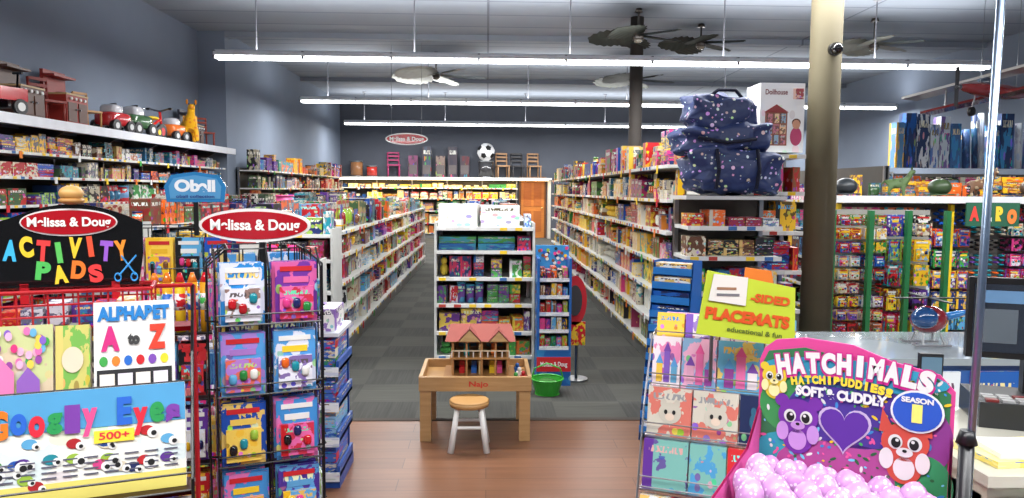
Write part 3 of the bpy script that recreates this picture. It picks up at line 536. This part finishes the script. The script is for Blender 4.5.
# ---------------------------------------------------------------- right: puzzle rack
e=empty('book_and_puzzle_rack',(.785,2.38,0),-22); b=MB(); g=MB(); r=random.Random(21)
DK=[C(25,42,80),C(60,130,165),C(205,90,75),C(200,195,180),C(50,50,60),C(35,95,125)]
spec=[(.16,1.06,PINKS,.11,0),(.07,.93,PINKS,.17,1),(-.01,.78,DK,.16,2),(-.08,.62,BLUES+[C(120,180,170)],.16,0),(-.14,.45,BLUES,.16,1),(-.19,.26,MIX,.16,0),(-.22,.07,MIX,.16,0)]
for y,z,pal,h,kind in spec:
    b.box(-.25,.25,y-.04,y+.06,z-.006,z,'metal',C(170,170,175))
    for zz in (z+.01,z+.045): b.tube([(-.25,y-.045,zz),(.25,y-.045,zz)],.0025,'metal',C(190,190,195))
    x=-.245
    while x<.2:
        w=r.choice((.1,.12,.15)); w=min(w,.245-x); c=r.choice(pal);c2=r.choice(pal);sd=r.random()
        for k in range(4): g.box(x,x+w-.005,.012*k,.012*k+.01,0,h,'cover',c,c2,sd,T(0,y-.03,z,0,-12))
        M=T(0,y-.03,z,0,-12)
        if kind==2:
            fc=r.choice(DK); g.disc(x+w/2,h*.48,w*.25,h*.22,-.002,fc,M)
            for sx in (.35,.65): g.disc(x+w*sx,h*.68,w*.07,h*.09,-.0015,fc,M,12); g.disc(x+w*(.5+(sx-.5)*.6),h*.5,.006,.008,-.004,BLACK if fc[0]>.05 else WHITE,M,8)
            g.disc(x+w*.5,h*.4,w*.1,h*.08,-.003,C(225,205,185),M,12)
        if kind==1:
            for q,hh in ((.25,.45),(.5,.7),(.75,.4)): g.box(x+w*(q-.1),x+w*(q+.1),-.003,-.001,h*.08,h*hh,'matte',r.choice(PINKS),M=M); g.poly([(x+w*(q-.13),-.003,h*hh),(x+w*(q+.13),-.003,h*hh),(x+w*q,-.003,h*(hh+.2))],'matte',r.choice((PUR,PNK,C(90,160,220))),M)
        x+=w
for x in (-.255,.255): b.tube([(x,.26,0),(x,.26,1.1),(x,.1,1.09),(x,-.04,.88),(x,-.24,.3),(x,-.3,0)],.004,'metal',C(190,190,195)); b.tube([(x,.26,.02),(x,-.3,.02)],.008,'metal',GREY)
for i in range(3): g.box(-.22+.15*i,-.09+.15*i,.17,.22,1.07,1.16+.01*i,'cover',PINKS[i],PINKS[i+3],.3*i)
b.build('wire_frame',e); g.build('picture_books',e)
e=empty('placemat_sign',(.82,2.3,1.11),-10); b=MB(); lm=C(192,212,52)
b.prism([(-.15,.035),(.155,.0),(.15,.19),(-.12,.24)],0,.006,'matte',lm); b.prism([(-.115,.145),(.0,.13),(.005,.22),(-.1,.23)],-.006,-.001,'gloss',C(228,228,220)); b.box(-.09,-.02,-.0075,-.006,.16,.168,'matte',C(120,120,125)); b.box(-.09,-.03,-.0075,-.006,.18,.188,'matte',C(160,120,90))
b.prism([(-.01,.14),(.1,.13),(.08,.24),(.0,.25)],.02,.026,'matte',C(225,120,35)); b.tube([(-.1,.012,-.12),(-.1,.012,.05)],.006,'metal',GREY); b.tube([(.1,.012,-.12),(.1,.012,.03)],.006,'metal',GREY); b.build('sign_panels',e)
txt('-SIDED',e,T(.075,-.003,.15,ry=6),.12,.028,C(215,90,30),bold=.05); txt('PLACEMATS',e,T(.005,-.003,.09,ry=6),.26,.04,C(215,85,30),bold=.06); txt('educational & fun',e,T(.03,-.003,.045,ry=6),.17,.016,C(90,110,40))
e=empty('blue_slot_display',(1.19,4.7,0),-35); b=MB(); bl=C(24,100,185)
for x in (-.13,.13): b.poly([(x,-.18,0),(x,.18,0),(x,.18,1.15),(x,.02,1.15)],'plastic',bl); b.poly([(x+.008,-.18,0),(x+.008,.02,1.15),(x+.008,.18,1.15),(x+.008,.18,0)],'plastic',bl)
b.box(-.13,.13,.17,.18,0,1.15,'plastic',bl)
for i in range(12):
    z=.05+i*.092; y=-.18+.2*z/1.15; b.box(-.13,.13,y,y+.008,z,z+.045,'plastic',C(40,125,205)); b.box(-.12,.12,y+.02,y+.1,z+.01,z+.075,'cover',r.choice([WHITE,C(120,190,230),NAVY]),r.choice(BLUES),r.random())
b.build('display_body',e)
# ---------------------------------------------------------------- egg toy display box
e=empty('surprise_egg_display_box',(.735,1.44,.985),-33); b=MB(); g=MB(); pk=C(215,45,125); W=.18
b.box(-W-.01,W+.01,-.36,.03,-.985,-.02,'print_soft',C(225,90,165),C(90,180,200),.3); b.box(-W-.02,W+.02,-.37,.04,-.02,0,'plastic',C(240,240,240))
b.build('stand',e); b=MB()
b.box(-W,W,-.35,0,0,.006,'matte',pk); b.prism([(-W,0),(W,0),(W,.07),(.1,.05),(-.1,.05),(-W,.07)],-.354,-.348,'matte',pk)
for x in (-W,W-.005):
    b.poly([(x,-.35,0),(x,0,0),(x,0,.16),(x,-.1,.095),(x,-.35,.08)],'matte',pk); b.poly([(x+.005,-.35,0),(x+.005,-.35,.08),(x+.005,-.1,.095),(x+.005,0,.16),(x+.005,0,0)],'matte',C(225,90,165))
S=Matrix.Diagonal((.9,1,1,1))
P=[(-.2,0),(.2,0),(.2,.24),(.17,.27),(.08,.285),(0,.31),(-.1,.315),(-.165,.305),(-.19,.285),(-.2,.26)]
b.prism(P,0,.006,'matte',C(225,70,150),S)
b.prism([(-.192,.0),(.192,0),(.192,.235),(.16,.255),(-.1,.295),(-.18,.28),(-.192,.255)],-.002,0,'matte',C(50,120,75),S)
for cx,cz,rx,rz,c in ((-.14,.06,.06,.05,C(50,165,180)),(.15,.05,.05,.06,C(50,150,95)),(0,.05,.14,.06,C(180,75,150)),(-.13,.17,.06,.06,C(60,150,80)),(.14,.14,.055,.07,C(140,55,140)),(0,.17,.12,.07,C(75,50,150)),(0,.25,.17,.03,C(50,160,195))): b.disc(cx*.9,cz,rx,rz,-.0028-.0001*cx,c)
for i in range(260): b.disc((-.19+.38*R.random())*.9,.01+.25*R.random(),R.choice((.002,.004,.007)),.003,-.0034,R.choice((WHITE,YEL,C(120,210,240),C(70,180,90),PNK,C(60,140,210),C(40,100,60))),n=8,rot=R.random()*3)
b.heart(-.01,.14,.05,-.004,C(210,190,225)); b.heart(-.01,.14,.045,-.005,C(95,45,160))
def creature(cx,cz,s,c,cb,ears,y=-.005):
    b.disc(cx,cz-.03*s,.03*s,.035*s,y,c); b.disc(cx,cz+.015*s,.04*s,.036*s,y-.001,c)
    for sx in (-1,1):
        if ears=='round': b.disc(cx+sx*.033*s,cz+.045*s,.014*s,.014*s,y-.0005,c)
        else: b.poly([(cx+sx*.03*s-.014*s,y-.0012,cz+.03*s),(cx+sx*.03*s+.014*s,y-.0012,cz+.03*s),(cx+sx*.04*s,y-.0012,cz+.075*s)],'matte',c)
        b.disc(cx+sx*.016*s,cz+.014*s,.012*s,.014*s,y-.002,WHITE); b.disc(cx+sx*.015*s,cz+.013*s,.008*s,.010*s,y-.003,BLACK); b.disc(cx+sx*.013*s,cz+.018*s,.003*s,.003*s,y-.004,WHITE)
        b.disc(cx+sx*.03*s,cz-.02*s,.012*s,.02*s,y-.0015,cb)
    b.disc(cx,cz-.004*s,.014*s,.009*s,y-.0025,cb); b.disc(cx,cz-.001*s,.004*s,.003*s,y-.0035,BLACK); b.disc(cx,cz-.035*s,.018*s,.022*s,y-.001,cb)
creature(-.098,.135,1.0,C(120,45,165),C(200,150,220),'round'); creature(.1,.115,1.05,C(215,80,65),C(235,230,230),'ear'); creature(-.148,.22,.62,C(235,205,50),C(250,240,170),'round')
b.disc(.118,.195,.046,.042,-.0085,C(245,245,250)); b.disc(.118,.195,.042,.038,-.0095,C(40,90,200))
b.build('display_carton',e)
def arc(body,cx,cz,w,h,c,rise,y,back=None):
    n=len(body)
    for i,ch in enumerate(body):
        if ch==' ': continue
        t=(i+.5)/n-.5; M=T(cx+t*w,y,cz+rise*(1-4*t*t),ry=t*22)
        wi=w/n*(.92 if ch!='I' else .4)
        if back: txt(ch,e,T(0,.0008,-.002)@M,wi*1.22,h*1.2,back,bold=.12)
        txt(ch,e,M,wi,h,c,bold=.07)
arc('HATCHIMALS',-.0,.25,.29,.044,WHITE,.018,-.0075,C(205,35,140))
arc('HATCHIBUDDIES!',-.02,.222,.19,.018,C(250,220,60),.012,-.008)
txt('SOFT & CUDDLY',e,T(-.02,-.008,.205),.17,.022,WHITE,bold=.06)
txt('SEASON',e,T(.118,-.0105,.217),.055,.011,WHITE,bold=.05); txt('1',e,T(.118,-.0105,.19),.018,.036,C(250,240,120),bold=.08)
r=random.Random(9)
for lay,(z,ny) in enumerate(((.036,7),(.078,5))):
    for j in range(ny):
        for i in range(6):
            x=-.142+.053*i+(.02 if (j+lay)%2 else 0); y=-.32+.0465*j+lay*.02
            if abs(x)>.15: continue
            if lay==1 and (y>-.13): continue
            g.ell((0,0,0),(.0255,.0255,.032),'speckled_egg',WHITE,T(x+r.uniform(-.003,.003),y,z,r.uniform(0,360),r.uniform(-35,35)),nu=16,nv=12,egg=.14)
g.build('toy_eggs',e)
# ---------------------------------------------------------------- chrome pole
b=MB(); b.cyl((1.06,1.56,0),(1.085,1.56,2.6),.0085,.0085,14,'metal',C(170,190,215)); b.cyl((1.06,1.56,0),(1.06,1.56,1.07),.015,.015,14,'plastic',C(40,42,46)); b.cyl((1.06,1.56,1.05),(1.06,1.56,1.08),.022,.014,14,'plastic',C(30,32,36)); b.cyl((1.06,1.56,0),(1.06,1.56,.02),.12,.12,24,'metal',GREY); b.build('chrome_sign_pole')
# ---------------------------------------------------------------- checkout counter
e=empty('checkout_counter',(0,0,0)); b=MB()
b.box(1.48,3.6,3.02,3.55,0,.88,'plastic',C(50,95,165)); b.box(1.46,3.62,2.99,3.58,.88,.91,'gloss',C(150,160,166)); b.box(1.5,3.6,3.0,3.02,.12,.3,'plastic',C(225,228,232))
for i in range(8): b.box(1.53+.26*i,1.74+.26*i,3.005,3.02,.45,.85,'cover',r.choice((C(30,90,170),C(50,130,190),C(225,230,235))),r.choice(BLUES),r.random())
b.box(1.32,3.0,1.85,2.4,0,.84,'plastic',C(205,198,180)); b.box(1.30,3.02,1.82,2.43,.84,.87,'gloss',C(205,202,188)); b.box(1.32,1.322,1.87,2.38,.1,.8,'plastic',C(190,185,170)); b.build('counter_body',e)
b=MB()
for z0 in (.44,.66):
    b.box(1.32,2.8,1.66,1.84,z0-.02,z0,'plastic',WHITE)
    for i in range(12): b.box(1.34+.12*i,1.44+.12*i,1.68,1.82,z0,z0+.1+.06*r.random(),'cover',r.choice(MIX),r.choice(MIX),r.random())
b.box(1.32,2.8,1.82,1.84,0,.8,'plastic',C(225,225,222)); b.build('impulse_toy_shelf')
b=MB(); b.box(0,.3,0,.18,0,.018,'print_soft',C(235,215,100),C(245,240,200),.2,T(1.36,1.87,.871,6)); b.box(0,.24,0,.14,0,.015,'print_soft',C(235,235,230),C(225,225,215),.4,T(1.38,1.89,.89,-4)); b.build('stack_of_paper_bags')
e=empty('cash_register',(1.75,2.26,.871),-20); b=MB(); b.box(-.18,.18,-.11,.13,0,.08,'plastic',C(40,42,46)); b.box(-.02,.02,.05,.09,.08,.32,'plastic',BLACK); b.box(-.2,.2,.0,.03,.2,.46,'plastic',BLACK); b.box(-.185,.185,-.002,0,.22,.44,'gloss',C(30,36,46)); b.box(-.17,.05,-.003,-.002,.38,.42,'matte',C(90,130,170)); b.box(-.17,-.06,-.003,-.002,.25,.36,'matte',C(80,90,100))
for i in range(7):
    for j in range(3): b.box(-.16+.045*i,-.125+.045*i,-.1+.03*j,-.08+.03*j,.08,.088,'plastic',C(160,160,160) if (i+j)%4 else C(120,40,40))
b.build('terminal',e)
b=MB(); b.box(-.05,.05,-.07,.07,0,.02,'plastic',BLACK); b.cyl((0,0,.02),(0,0,.12),.012,.012,8,'plastic',C(50,50,54)); b.box(-.035,.035,-.03,-.01,.1,.22,'plastic',C(30,32,36)); b.box(-.03,.03,-.032,-.03,.15,.21,'gloss',C(90,120,140)); b.build('card_reader',None,(1.42,2.3,.871),-10)
e=empty('toy_helicopter',(2.0,3.25,.911)); b=MB(); b.ell((0,0,.12),(.085,.055,.065),'gloss',C(120,28,38)); b.ell((-.03,-.02,.13),(.06,.05,.05),'gloss',C(30,70,120)); b.cyl((.07,0,.13),(.2,0,.16),.02,.01,10,'gloss',C(30,110,180)); b.box(.18,.21,-.005,.005,.13,.22,'gloss',RED)
b.cyl((0,0,.18),(0,0,.22),.01,.01,8,'plastic',BLACK); b.box(-.16,.16,-.012,.012,.215,.22,'plastic',C(30,30,34)); b.box(-.012,.012,-.16,.16,.215,.22,'plastic',C(30,30,34))
for s in (-1,1): b.tube([(-.1,s*.05,.02),(-.08,s*.05,.008),(.08,s*.05,.008)],.006,'plastic',C(120,120,125)); b.tube([(-.05,s*.05,.008),(-.04,s*.03,.06)],.005,'plastic',GREY); b.tube([(.05,s*.05,.008),(.04,s*.03,.06)],.005,'plastic',GREY)
b.build('body',e)
b=MB()
for i in range(5): b.box(2.35+.2*i,2.5+.2*i,3.2,3.35,.911,.97+.14*r.random(),'cover',r.choice(MIX+PINKS),r.choice(MIX),r.random())
b.build('boxed_toys')
# ---------------------------------------------------------------- right side peg racks
def peg(name,x0,y,L,z1,pal,seed,pw=.13,ph=.2,legc=YEL):
    r=random.Random(seed); e=empty(name,(x0,y,0)); b=MB(); g=MB()
    b.box(0,L,.28,.3,.1,z1,'matte',C(150,148,142)); b.box(0,L,0,.55,0,.12,'plastic',C(110,110,112))
    for x in (.0,L*.33,L*.66,L): b.box(x-.02,x+.02,.0,.05,0,z1,'plastic',legc)
    x=.08
    while x<L-.1:
        w=r.choice((pw,pw,pw*1.5,pw*.7)); n=r.choice((1,2,2,3)); hh=r.choice((ph*.7,ph,ph*1.4)); z=z1-.04
        while z-hh>.15:
            c,c2=r.choice(pal),r.choice(pal); kind=r.random()
            for q in range(n):
                xx=x+(q+.5)*w
                if xx+w/2>L: break
                b.cyl((xx,.28,z-.01),(xx,.04,z),.003,.003,5,'metal',GREY)
                if kind<.55:
                    for s in range(3): pack(g,xx,z,w*.9,hh*.95,.07+.06*s,c,c2,r)
                elif kind<.75:
                    g.box(xx-w*.44,xx+w*.44,.06,.24,z-hh*.92,z,'cover',c,c2,r.random())
                else:
                    for s in range(5): g.ell((xx+w*.2*(-1)**s,.12,z-hh*(.15+.17*s)),(w*.22,.05,hh*.1),'gloss',(c,c2)[s%2],nu=8,nv=6)
            z-=hh+.02
        x+=n*w+.02
    b.build('pegboard',e); g.build('hanging_packs',e)
    return e
peg('pegboard_rack',3.62,7.5,3.6,1.49,MIX*2+BLUES+[WHITE,YEL,C(225,180,50),GRN,PNK,PUR],35)
b=MB(); b.box(3.55,7.3,7.45,8.0,1.52,1.55,'metal',C(205,208,212)); b.box(3.55,7.3,7.42,7.45,1.5,1.57,'plastic',C(225,226,230)); b.build('rack_top_shelf')
peg('pegboard_rack',2.95,6.2,1.0,1.45,MIX*2+[PUR,TEAL,YEL],32,.1,.14,C(40,120,70))
shelf_unit('toy_shelf',4.6,.5,(.5,.9,1.3,1.65),1.9,(4.9,10.8,0),0,MIX,two=False,seed=33,top_h=.3,wr=(.12,.3))
b=MB(); r=random.Random(41)
x=6.1
while x<9.3:
    h=r.uniform(.5,.95); q=r.uniform(.03,.06); c=r.choice((C(50,80,130),C(90,140,185),C(200,210,220),C(40,60,100),C(70,110,160),C(205,212,220)))
    if r.random()<.5: b.cyl((x,11.02,0),(x+r.uniform(-.03,.03),11.05,h),q,q,12,'print_soft',c,c2=r.choice(BLUES),sd=r.random()); x+=q*2.3
    else: b.box(x,x+q*3.4,10.95,11.15,0,h,'cover',c,r.choice(BLUES),r.random()); x+=q*3.8
b.build('poster_tubes',None,(0,0,1.98))
e=empty('letter_board_sign',(4.85,7.36,1.27)); b=MB(); b.box(0,.55,-.02,0,0,.24,'matte',C(35,95,70)); b.build('board',e)
for i,(ch,c) in enumerate(zip('AaRo',(C(230,70,60),WHITE,C(240,200,60),C(240,130,60)))): txt(ch,e,T(.08+.13*i,-.025,.12),.1,.15,c,bold=.06)
def skin(name,P,E,Rr,col,mat,loc,rz=0,sub=2,sc=1):
    me=bpy.data.meshes.new(name); me.from_pydata([tuple(q*sc for q in p) for p in P],E,[]); ob=bpy.data.objects.new(name,me); bpy.context.scene.collection.objects.link(ob)
    s=ob.modifiers.new('s','SKIN'); sv=me.skin_vertices[0].data if me.skin_vertices else None
    if sv is None:
        bm=bmesh.new(); bm.from_mesh(me); bm.verts.layers.skin.verify(); bm.to_mesh(me); bm.free(); sv=me.skin_vertices[0].data
    for i,q in enumerate(Rr): sv[i].radius=(q*sc,q*sc); sv[i].use_root=(i==0)
    m2=ob.modifiers.new('u','SUBSURF'); m2.levels=sub; m2.render_levels=sub
    k='skin_%s'%name
    m,nt,p=newmat(k+str(len(MATS))); n=N(nt,'ShaderNodeTexVoronoi'); n.inputs['Scale'].default_value=14; tc=N(nt,'ShaderNodeTexCoord'); nt.links.new(tc.outputs['Object'],n.inputs['Vector'])
    nt.links.new(mixc(nt,mth(nt,'LESS_THAN',n.outputs['Distance'],.3),col[0],col[1]),p.inputs['Base Color']); p.inputs['Roughness'].default_value=.5; me.materials.append(m)
    ob.location=loc; ob.rotation_euler=(0,0,math.radians(rz)); return ob
quadP=[(0,0,.3),(.12,0,.31),(-.14,0,.3),(.2,0,.42),(.25,0,.54),(.33,0,.53),(-.24,0,.34),(-.32,0,.26),(.11,.08,.2),(.12,.09,.03),(.11,-.08,.2),(.12,-.09,.03),(-.13,.08,.2),(-.16,.09,.12),(-.13,.09,.03),(-.13,-.08,.2),(-.16,-.09,.12),(-.13,-.09,.03)]
quadE=[(0,1),(0,2),(1,3),(3,4),(4,5),(2,6),(6,7),(1,8),(8,9),(1,10),(10,11),(2,12),(12,13),(13,14),(2,15),(15,16),(16,17)]
quadR=[.1,.09,.09,.055,.06,.035,.03,.012,.04,.03,.04,.03,.045,.03,.03,.045,.03,.03]
def plush(name,loc,rz,c,c2,sc=1,neck=0):
    P=[list(p) for p in quadP]
    for i in (4,5): P[i][2]+=neck
    ob=skin(name,P,quadE,quadR,(c,c2),'',loc,rz,2,sc)
    b=MB()
    for s in (-1,1): b.ell((.25,s*.06,.60+neck),(.02,.015,.04),'fabric',c2); b.ell((.29,s*.04,.565+neck),(.01,.01,.012),'gloss',BLACK)
    f=b.build('ears_and_eyes',ob); f.scale=(sc,)*3
    return ob
plush('toy_dinosaur',(4.3,7.65,1.555),-30,C(80,105,60),C(60,80,40),.5); plush('plush_dog',(5.2,7.65,1.555),-60,C(120,85,60),C(180,160,130),.5)
plush('toy_horse',(6.3,7.65,1.555),-100,C(170,160,145),C(120,90,60),.5)
for x,c in ((3.75,C(50,55,60)),(4.75,C(60,80,50)),(5.75,C(90,70,60)),(6.75,C(140,130,90))):
    b=MB(); b.ell((0,0,.09),(.11,.13,.09),'plastic',c); b.cyl((0,0,0.005),(0,0,.02),.15,.14,20,'plastic',c); b.build('play_helmet',None,(x,7.65,1.575))
r=random.Random(50); b=MB(); fill(b,3.95,7.1,7.84,.12,1.553,.26,GAMES+MIX[:6],r,(.1,.2)); b.build('boxed_toys')
# ---------------------------------------------------------------- toys on high left shelf
def toy_car(x,y,z,c,L=.6,rz=90,name='ride_on_car',s0=1.0):
    e=empty(name,(x,y,z),rz); e.scale=(s0,)*3; b=MB(); b.ell((0,0,.17),(L/2,.15,.1),'gloss',c,e=.5); b.ell((-.03,0,.28),(L*.25,.12,.09),'gloss',C(200,200,205),e=.6); b.box(L*.12,L*.14,-.1,.1,.25,.36,'glass')
    for sx in (-.3,.3):
        for s in (-1,1): b.cyl((sx*L,s*.11,.08),(sx*L,s*.17,.08),.08,.08,18,'plastic',C(25,25,28)); b.cyl((sx*L,s*.168,.08),(sx*L,s*.175,.08),.04,.04,12,'plastic',C(210,210,210))
    b.cyl((L*.05,0,.27),(-L*.02,0,.36),.008,.008,6,'plastic',BLACK); b.cyl((-L*.02,0,.36),(-L*.03,0,.37),.06,.06,14,'plastic',BLACK); b.build('body',e)
def wagon(x,y,z,c,rz=75,s0=1.0):
    e=empty('toy_wagon',(x,y,z),rz); e.scale=(s0,)*3; b=MB()
    b.box(-.3,.3,-.17,.17,.14,.16,'gloss',c)
    for q in (-1,1): b.box(-.3,.3,q*.17-.01,q*.17+.01,.14,.27,'gloss',c); b.box(q*.3-.01,q*.3+.01,-.17,.17,.14,.27,'gloss',c)
    for sx in (-.2,.2):
        for q in (-1,1): b.cyl((sx,q*.16,.08),(sx,q*.2,.08),.08,.08,18,'plastic',C(25,25,28)); b.cyl((sx,q*.195,.08),(sx,q*.205,.08),.045,.045,12,'plastic',WHITE)
        b.cyl((sx,-.16,.08),(sx,.16,.08),.012,.012,6,'metal',GREY); b.box(sx-.02,sx+.02,-.05,.05,.08,.14,'plastic',BLACK)
    b.tube([(.3,0,.13),(.34,0,.2),(.36,0,.45)],.012,'metal',BLACK); b.tube([(.36,-.06,.45),(.36,.06,.45)],.014,'plastic',BLACK); b.build('body',e)
def trike(x,y,z,c,rz=70,s0=1.0):
    e=empty('toy_tricycle',(x,y,z),rz); e.scale=(s0,)*3; b=MB()
    b.tube([(.22,0,.12),(.17,0,.42)],.02,'gloss',c); b.tube([(.18,0,.3),(0,0,.22),(-.2,0,.12)],.022,'gloss',c); b.tube([(.16,-.15,.46),(.17,0,.42),(.16,.15,.46)],.014,'metal',GREY)
    b.ell((-.05,0,.3),(.12,.09,.03),'plastic',YEL); b.cyl((-.05,0,.22),(-.05,0,.29),.012,.012,8,'metal',GREY)
    b.cyl((.22,-.02,.12),(.22,.02,.12),.12,.12,20,'plastic',C(25,25,28)); b.cyl((.22,-.025,.12),(.22,.025,.12),.06,.06,14,'plastic',c); b.cyl((-.2,-.17,.08),(-.2,.17,.08),.012,.012,8,'metal',GREY)
    for q in (-1,1): b.cyl((-.2,q*.15,.08),(-.2,q*.19,.08),.08,.08,18,'plastic',C(25,25,28)); b.cyl((-.2,q*.19,.08),(-.2,q*.195,.08),.04,.04,12,'plastic',YEL); b.cyl((.16,q*.15,.46),(.16,q*.2,.46),.018,.018,8,'plastic',C(30,30,30))
    b.build('frame',e)
def play_kitchen(x,y,z,c,w=.5,h=.7,rz=90):
    e=empty('wooden_play_kitchen',(x,y,z),rz); b=MB(); b.box(-w/2,w/2,-.15,.15,0,h*.55,'wood',c); b.box(-w/2-.01,w/2+.01,-.16,.16,h*.55,h*.58,'wood',C(200,170,120)); b.box(-w/2,w/2,.11,.15,h*.58,h,'wood',c); b.box(-w/2,w/2,-.02,.12,h*.88,h*.92,'wood',c)
    for s in (-1,1): b.box(s*w*.25-w*.2,s*w*.25+w*.2,-.16,-.15,.05,h*.42,'wood',C(90,50,35)); b.ell((s*.04,-.17,h*.3),(.012,.012,.012),'metal',GREY); b.cyl((s*w*.25,-.02,h*.58),(s*w*.25,-.02,h*.6),.06,.06,16,'plastic',BLACK)
    for q in range(4): b.cyl((-.15+.1*q,-.16,h*.49),(-.15+.1*q,-.175,h*.49),.018,.018,10,'plastic',WHITE)
    b.build('cabinet',e)
def kids_chair(x,y,z,c,rz=60,sc=1):
    e=empty('kids_chair',(x,y,z),rz); b=MB(); b.box(-.15*sc,.15*sc,-.15*sc,.15*sc,.26*sc,.29*sc,'wood',c)
    for sx in (-1,1):
        b.cyl((sx*.13*sc,-.13*sc,0),(sx*.13*sc,-.13*sc,.26*sc),.016*sc,mat='wood',c=c); b.cyl((sx*.13*sc,.14*sc,0),(sx*.13*sc,.16*sc,.58*sc),.016*sc,mat='wood',c=c)
    for zz in (.38,.47,.55): b.box(-.13*sc,.13*sc,.14*sc,.16*sc,zz*sc,(zz+.04)*sc,'wood',c)
    b.build('seat_and_legs',e)
Z=ZH
wagon(-5.02,7.7,Z,C(190,30,38)); play_kitchen(-5.14,8.4,Z,C(95,60,45),.42,.62); kids_chair(-5.1,8.85,Z,C(150,50,40),70,.9)
play_kitchen(-5.15,9.3,Z,C(165,48,40),.46,.66); kids_chair(-5.1,9.72,Z,C(200,150,85),70,.8); toy_car(-5.02,10.2,Z,C(185,40,45),.48,80); toy_car(-5.02,10.8,Z,C(60,95,60),.48,80,'toy_truck',1.1)
trike(-5.02,11.43,Z,C(200,30,36),85,1.0); toy_car(-5.02,12.08,Z,C(225,110,35),.4,80); plush('ride_on_giraffe',(-4.98,12.65,Z-.0),-60,C(250,185,20),C(235,140,25),1.1,.0)
play_kitchen(-5.15,13.15,Z,C(60,60,75),.36,.6); kids_chair(-5.1,13.62,Z,C(170,70,50),50,.9)
Z=2.002
bm=bmesh.new(); bmesh.ops.create_icosphere(bm,subdivisions=1,radius=1.0)
el=bm.edges[:][0].calc_length(); bmesh.ops.bevel(bm,geom=bm.verts[:],offset=el/3,offset_type='OFFSET',affect='VERTICES',segments=1,profile=.5)
me=bpy.data.meshes.new('soccer_ball')
for v in bm.verts: v.co.normalize(); v.co*=.3
for fc in bm.faces: fc.material_index=1 if len(fc.verts)==5 else 0
bm.to_mesh(me); bm.free()
for nm,c in (('ball_white',C(238,238,238)),('ball_black',C(20,20,22))):
    m,nt,p=newmat(nm); n=N(nt,'ShaderNodeTexNoise'); nt.links.new(mixc(nt,n.outputs['Fac'],c,tuple(q*.85 for q in c[:3])+(1,)),p.inputs['Base Color']); me.materials.append(m)
def drum(x,r_,h,c,z=Z):
    b=MB(); b.cyl((0,0,0),(0,0,h),r_,r_,20,'gloss',c)
    for q in (0,h-.03): b.cyl((0,0,q),(0,0,q+.03),r_*1.04,r_*1.04,20,'metal',GREY)
    b.cyl((0,0,h),(0,0,h+.005),r_*.98,r_*.98,20,'matte',WHITE); b.build('toy_drum',None,(x,24.65,z))
ob=bpy.data.objects.new('soccer_ball',me); bpy.context.scene.collection.objects.link(ob); ob.location=(-.05,24.65,Z+.84)
drum(-4.3,.2,.5,C(160,110,70)); drum(-3.8,.17,.35,C(200,60,50)); drum(-.05,.25,.54,C(60,60,62))
for x,c in ((-3.1,C(190,60,120)),(.5,C(190,150,110)),(1.0,C(60,60,64)),(1.55,C(180,140,100))): kids_chair(x,24.7,Z,c,10,1.4)
for i,x in enumerate((-2.6,-2.15,-1.7,-1.3,-.9)):
    b=MB(); b.box(0,.3,0,.25,0,.7+.3*(i%2),'cover',(C(120,60,95),C(60,70,90),C(130,110,100),C(50,45,60),C(90,30,40))[i],C(60,50,60),.2*i); b.box(.02,.28,-.01,0,.1,.4,'matte',C(100,92,92)); b.build('boxed_play_set',None,(x,24.6,Z))
e=empty('hanging_oval_sign',(-1.62,15.0,2.6)); oval_sign(e,T(0,0,0),.85,.24); b=MB()
for x in (-.3,.3): b.tube([(x,.004,.08),(x,.004,H-2.602)],.004,'metal',GREY)
b.build('hanging_wires',e)
e=empty('hanging_toy_airplane',(5.95,8.6,2.8),25); b=MB(); b.ell((0,0,0),(.7,.09,.09),'gloss',C(120,40,42)); b.ell((-.12,0,.08),(.18,.08,.08),'gloss',C(50,60,75)); b.box(-.16,.16,-1.1,1.1,0,.03,'gloss',C(205,205,202),M=T(0,0,.16,0,-8)); b.box(-.13,.13,-.85,.85,0,.03,'gloss',C(120,45,45),M=T(0,0,-.08,0,-8))
for s in (-.6,.6): b.tube([(0,s,-.05-s*.14),(0,s,.16-s*.14)],.012,'metal',GREY)
b.box(.52,.68,-.26,.26,.0,.02,'gloss',C(205,205,202)); b.prism([(.52,0),(.69,0),(.71,.2),(.64,.2)],-.01,.01,'gloss',C(130,45,45)); b.cyl((-.68,0,0),(-.74,0,0),.03,.02,12,'metal',GREY); b.box(-.74,-.73,-.02,.02,-.22,.22,'plastic',C(40,40,44))
for s in (-1,1): b.cyl((-.25,s*.08,-.05),(-.25,s*.12,-.22),.01,.01,6,'metal',GREY); b.cyl((-.25,s*.14,-.24),(-.25,s*.1,-.24),.055,.055,14,'plastic',BLACK)
for x in (-.3,.4): b.tube([(x,0,.06),(x,0,H-2.802)],.003,'metal',GREY)
b.build('body',e)
# ---------------------------------------------------------------- world + camera
w=bpy.data.worlds.new('World'); bpy.context.scene.world=w; w.use_nodes=True; nt=w.node_tree; bg=nt.nodes['Background']
sk=nt.nodes.new('ShaderNodeTexSky'); sk.sky_type='HOSEK_WILKIE'; sk.turbidity=4; sk.sun_direction=(.3,.5,.8); nt.links.new(sk.outputs[0],bg.inputs[0]); bg.inputs[1].default_value=.7
cam=bpy.data.cameras.new('camera'); co=bpy.data.objects.new('camera',cam); bpy.context.scene.collection.objects.link(co)
cam.sensor_width=36; cam.lens=36*740/1024; cam.clip_start=.05; cam.clip_end=100
co.matrix_world=Matrix.Translation((0,0,1.6))@Matrix.Rotation(math.radians(-1.94),4,'Z')@Matrix.Rotation(math.radians(90-4.56),4,'X')@Matrix.Rotation(math.radians(.45),4,'Z')
bpy.context.scene.camera=co
vs=bpy.context.scene.view_settings; vs.view_transform='Standard'; vs.look='None'; vs.exposure=0
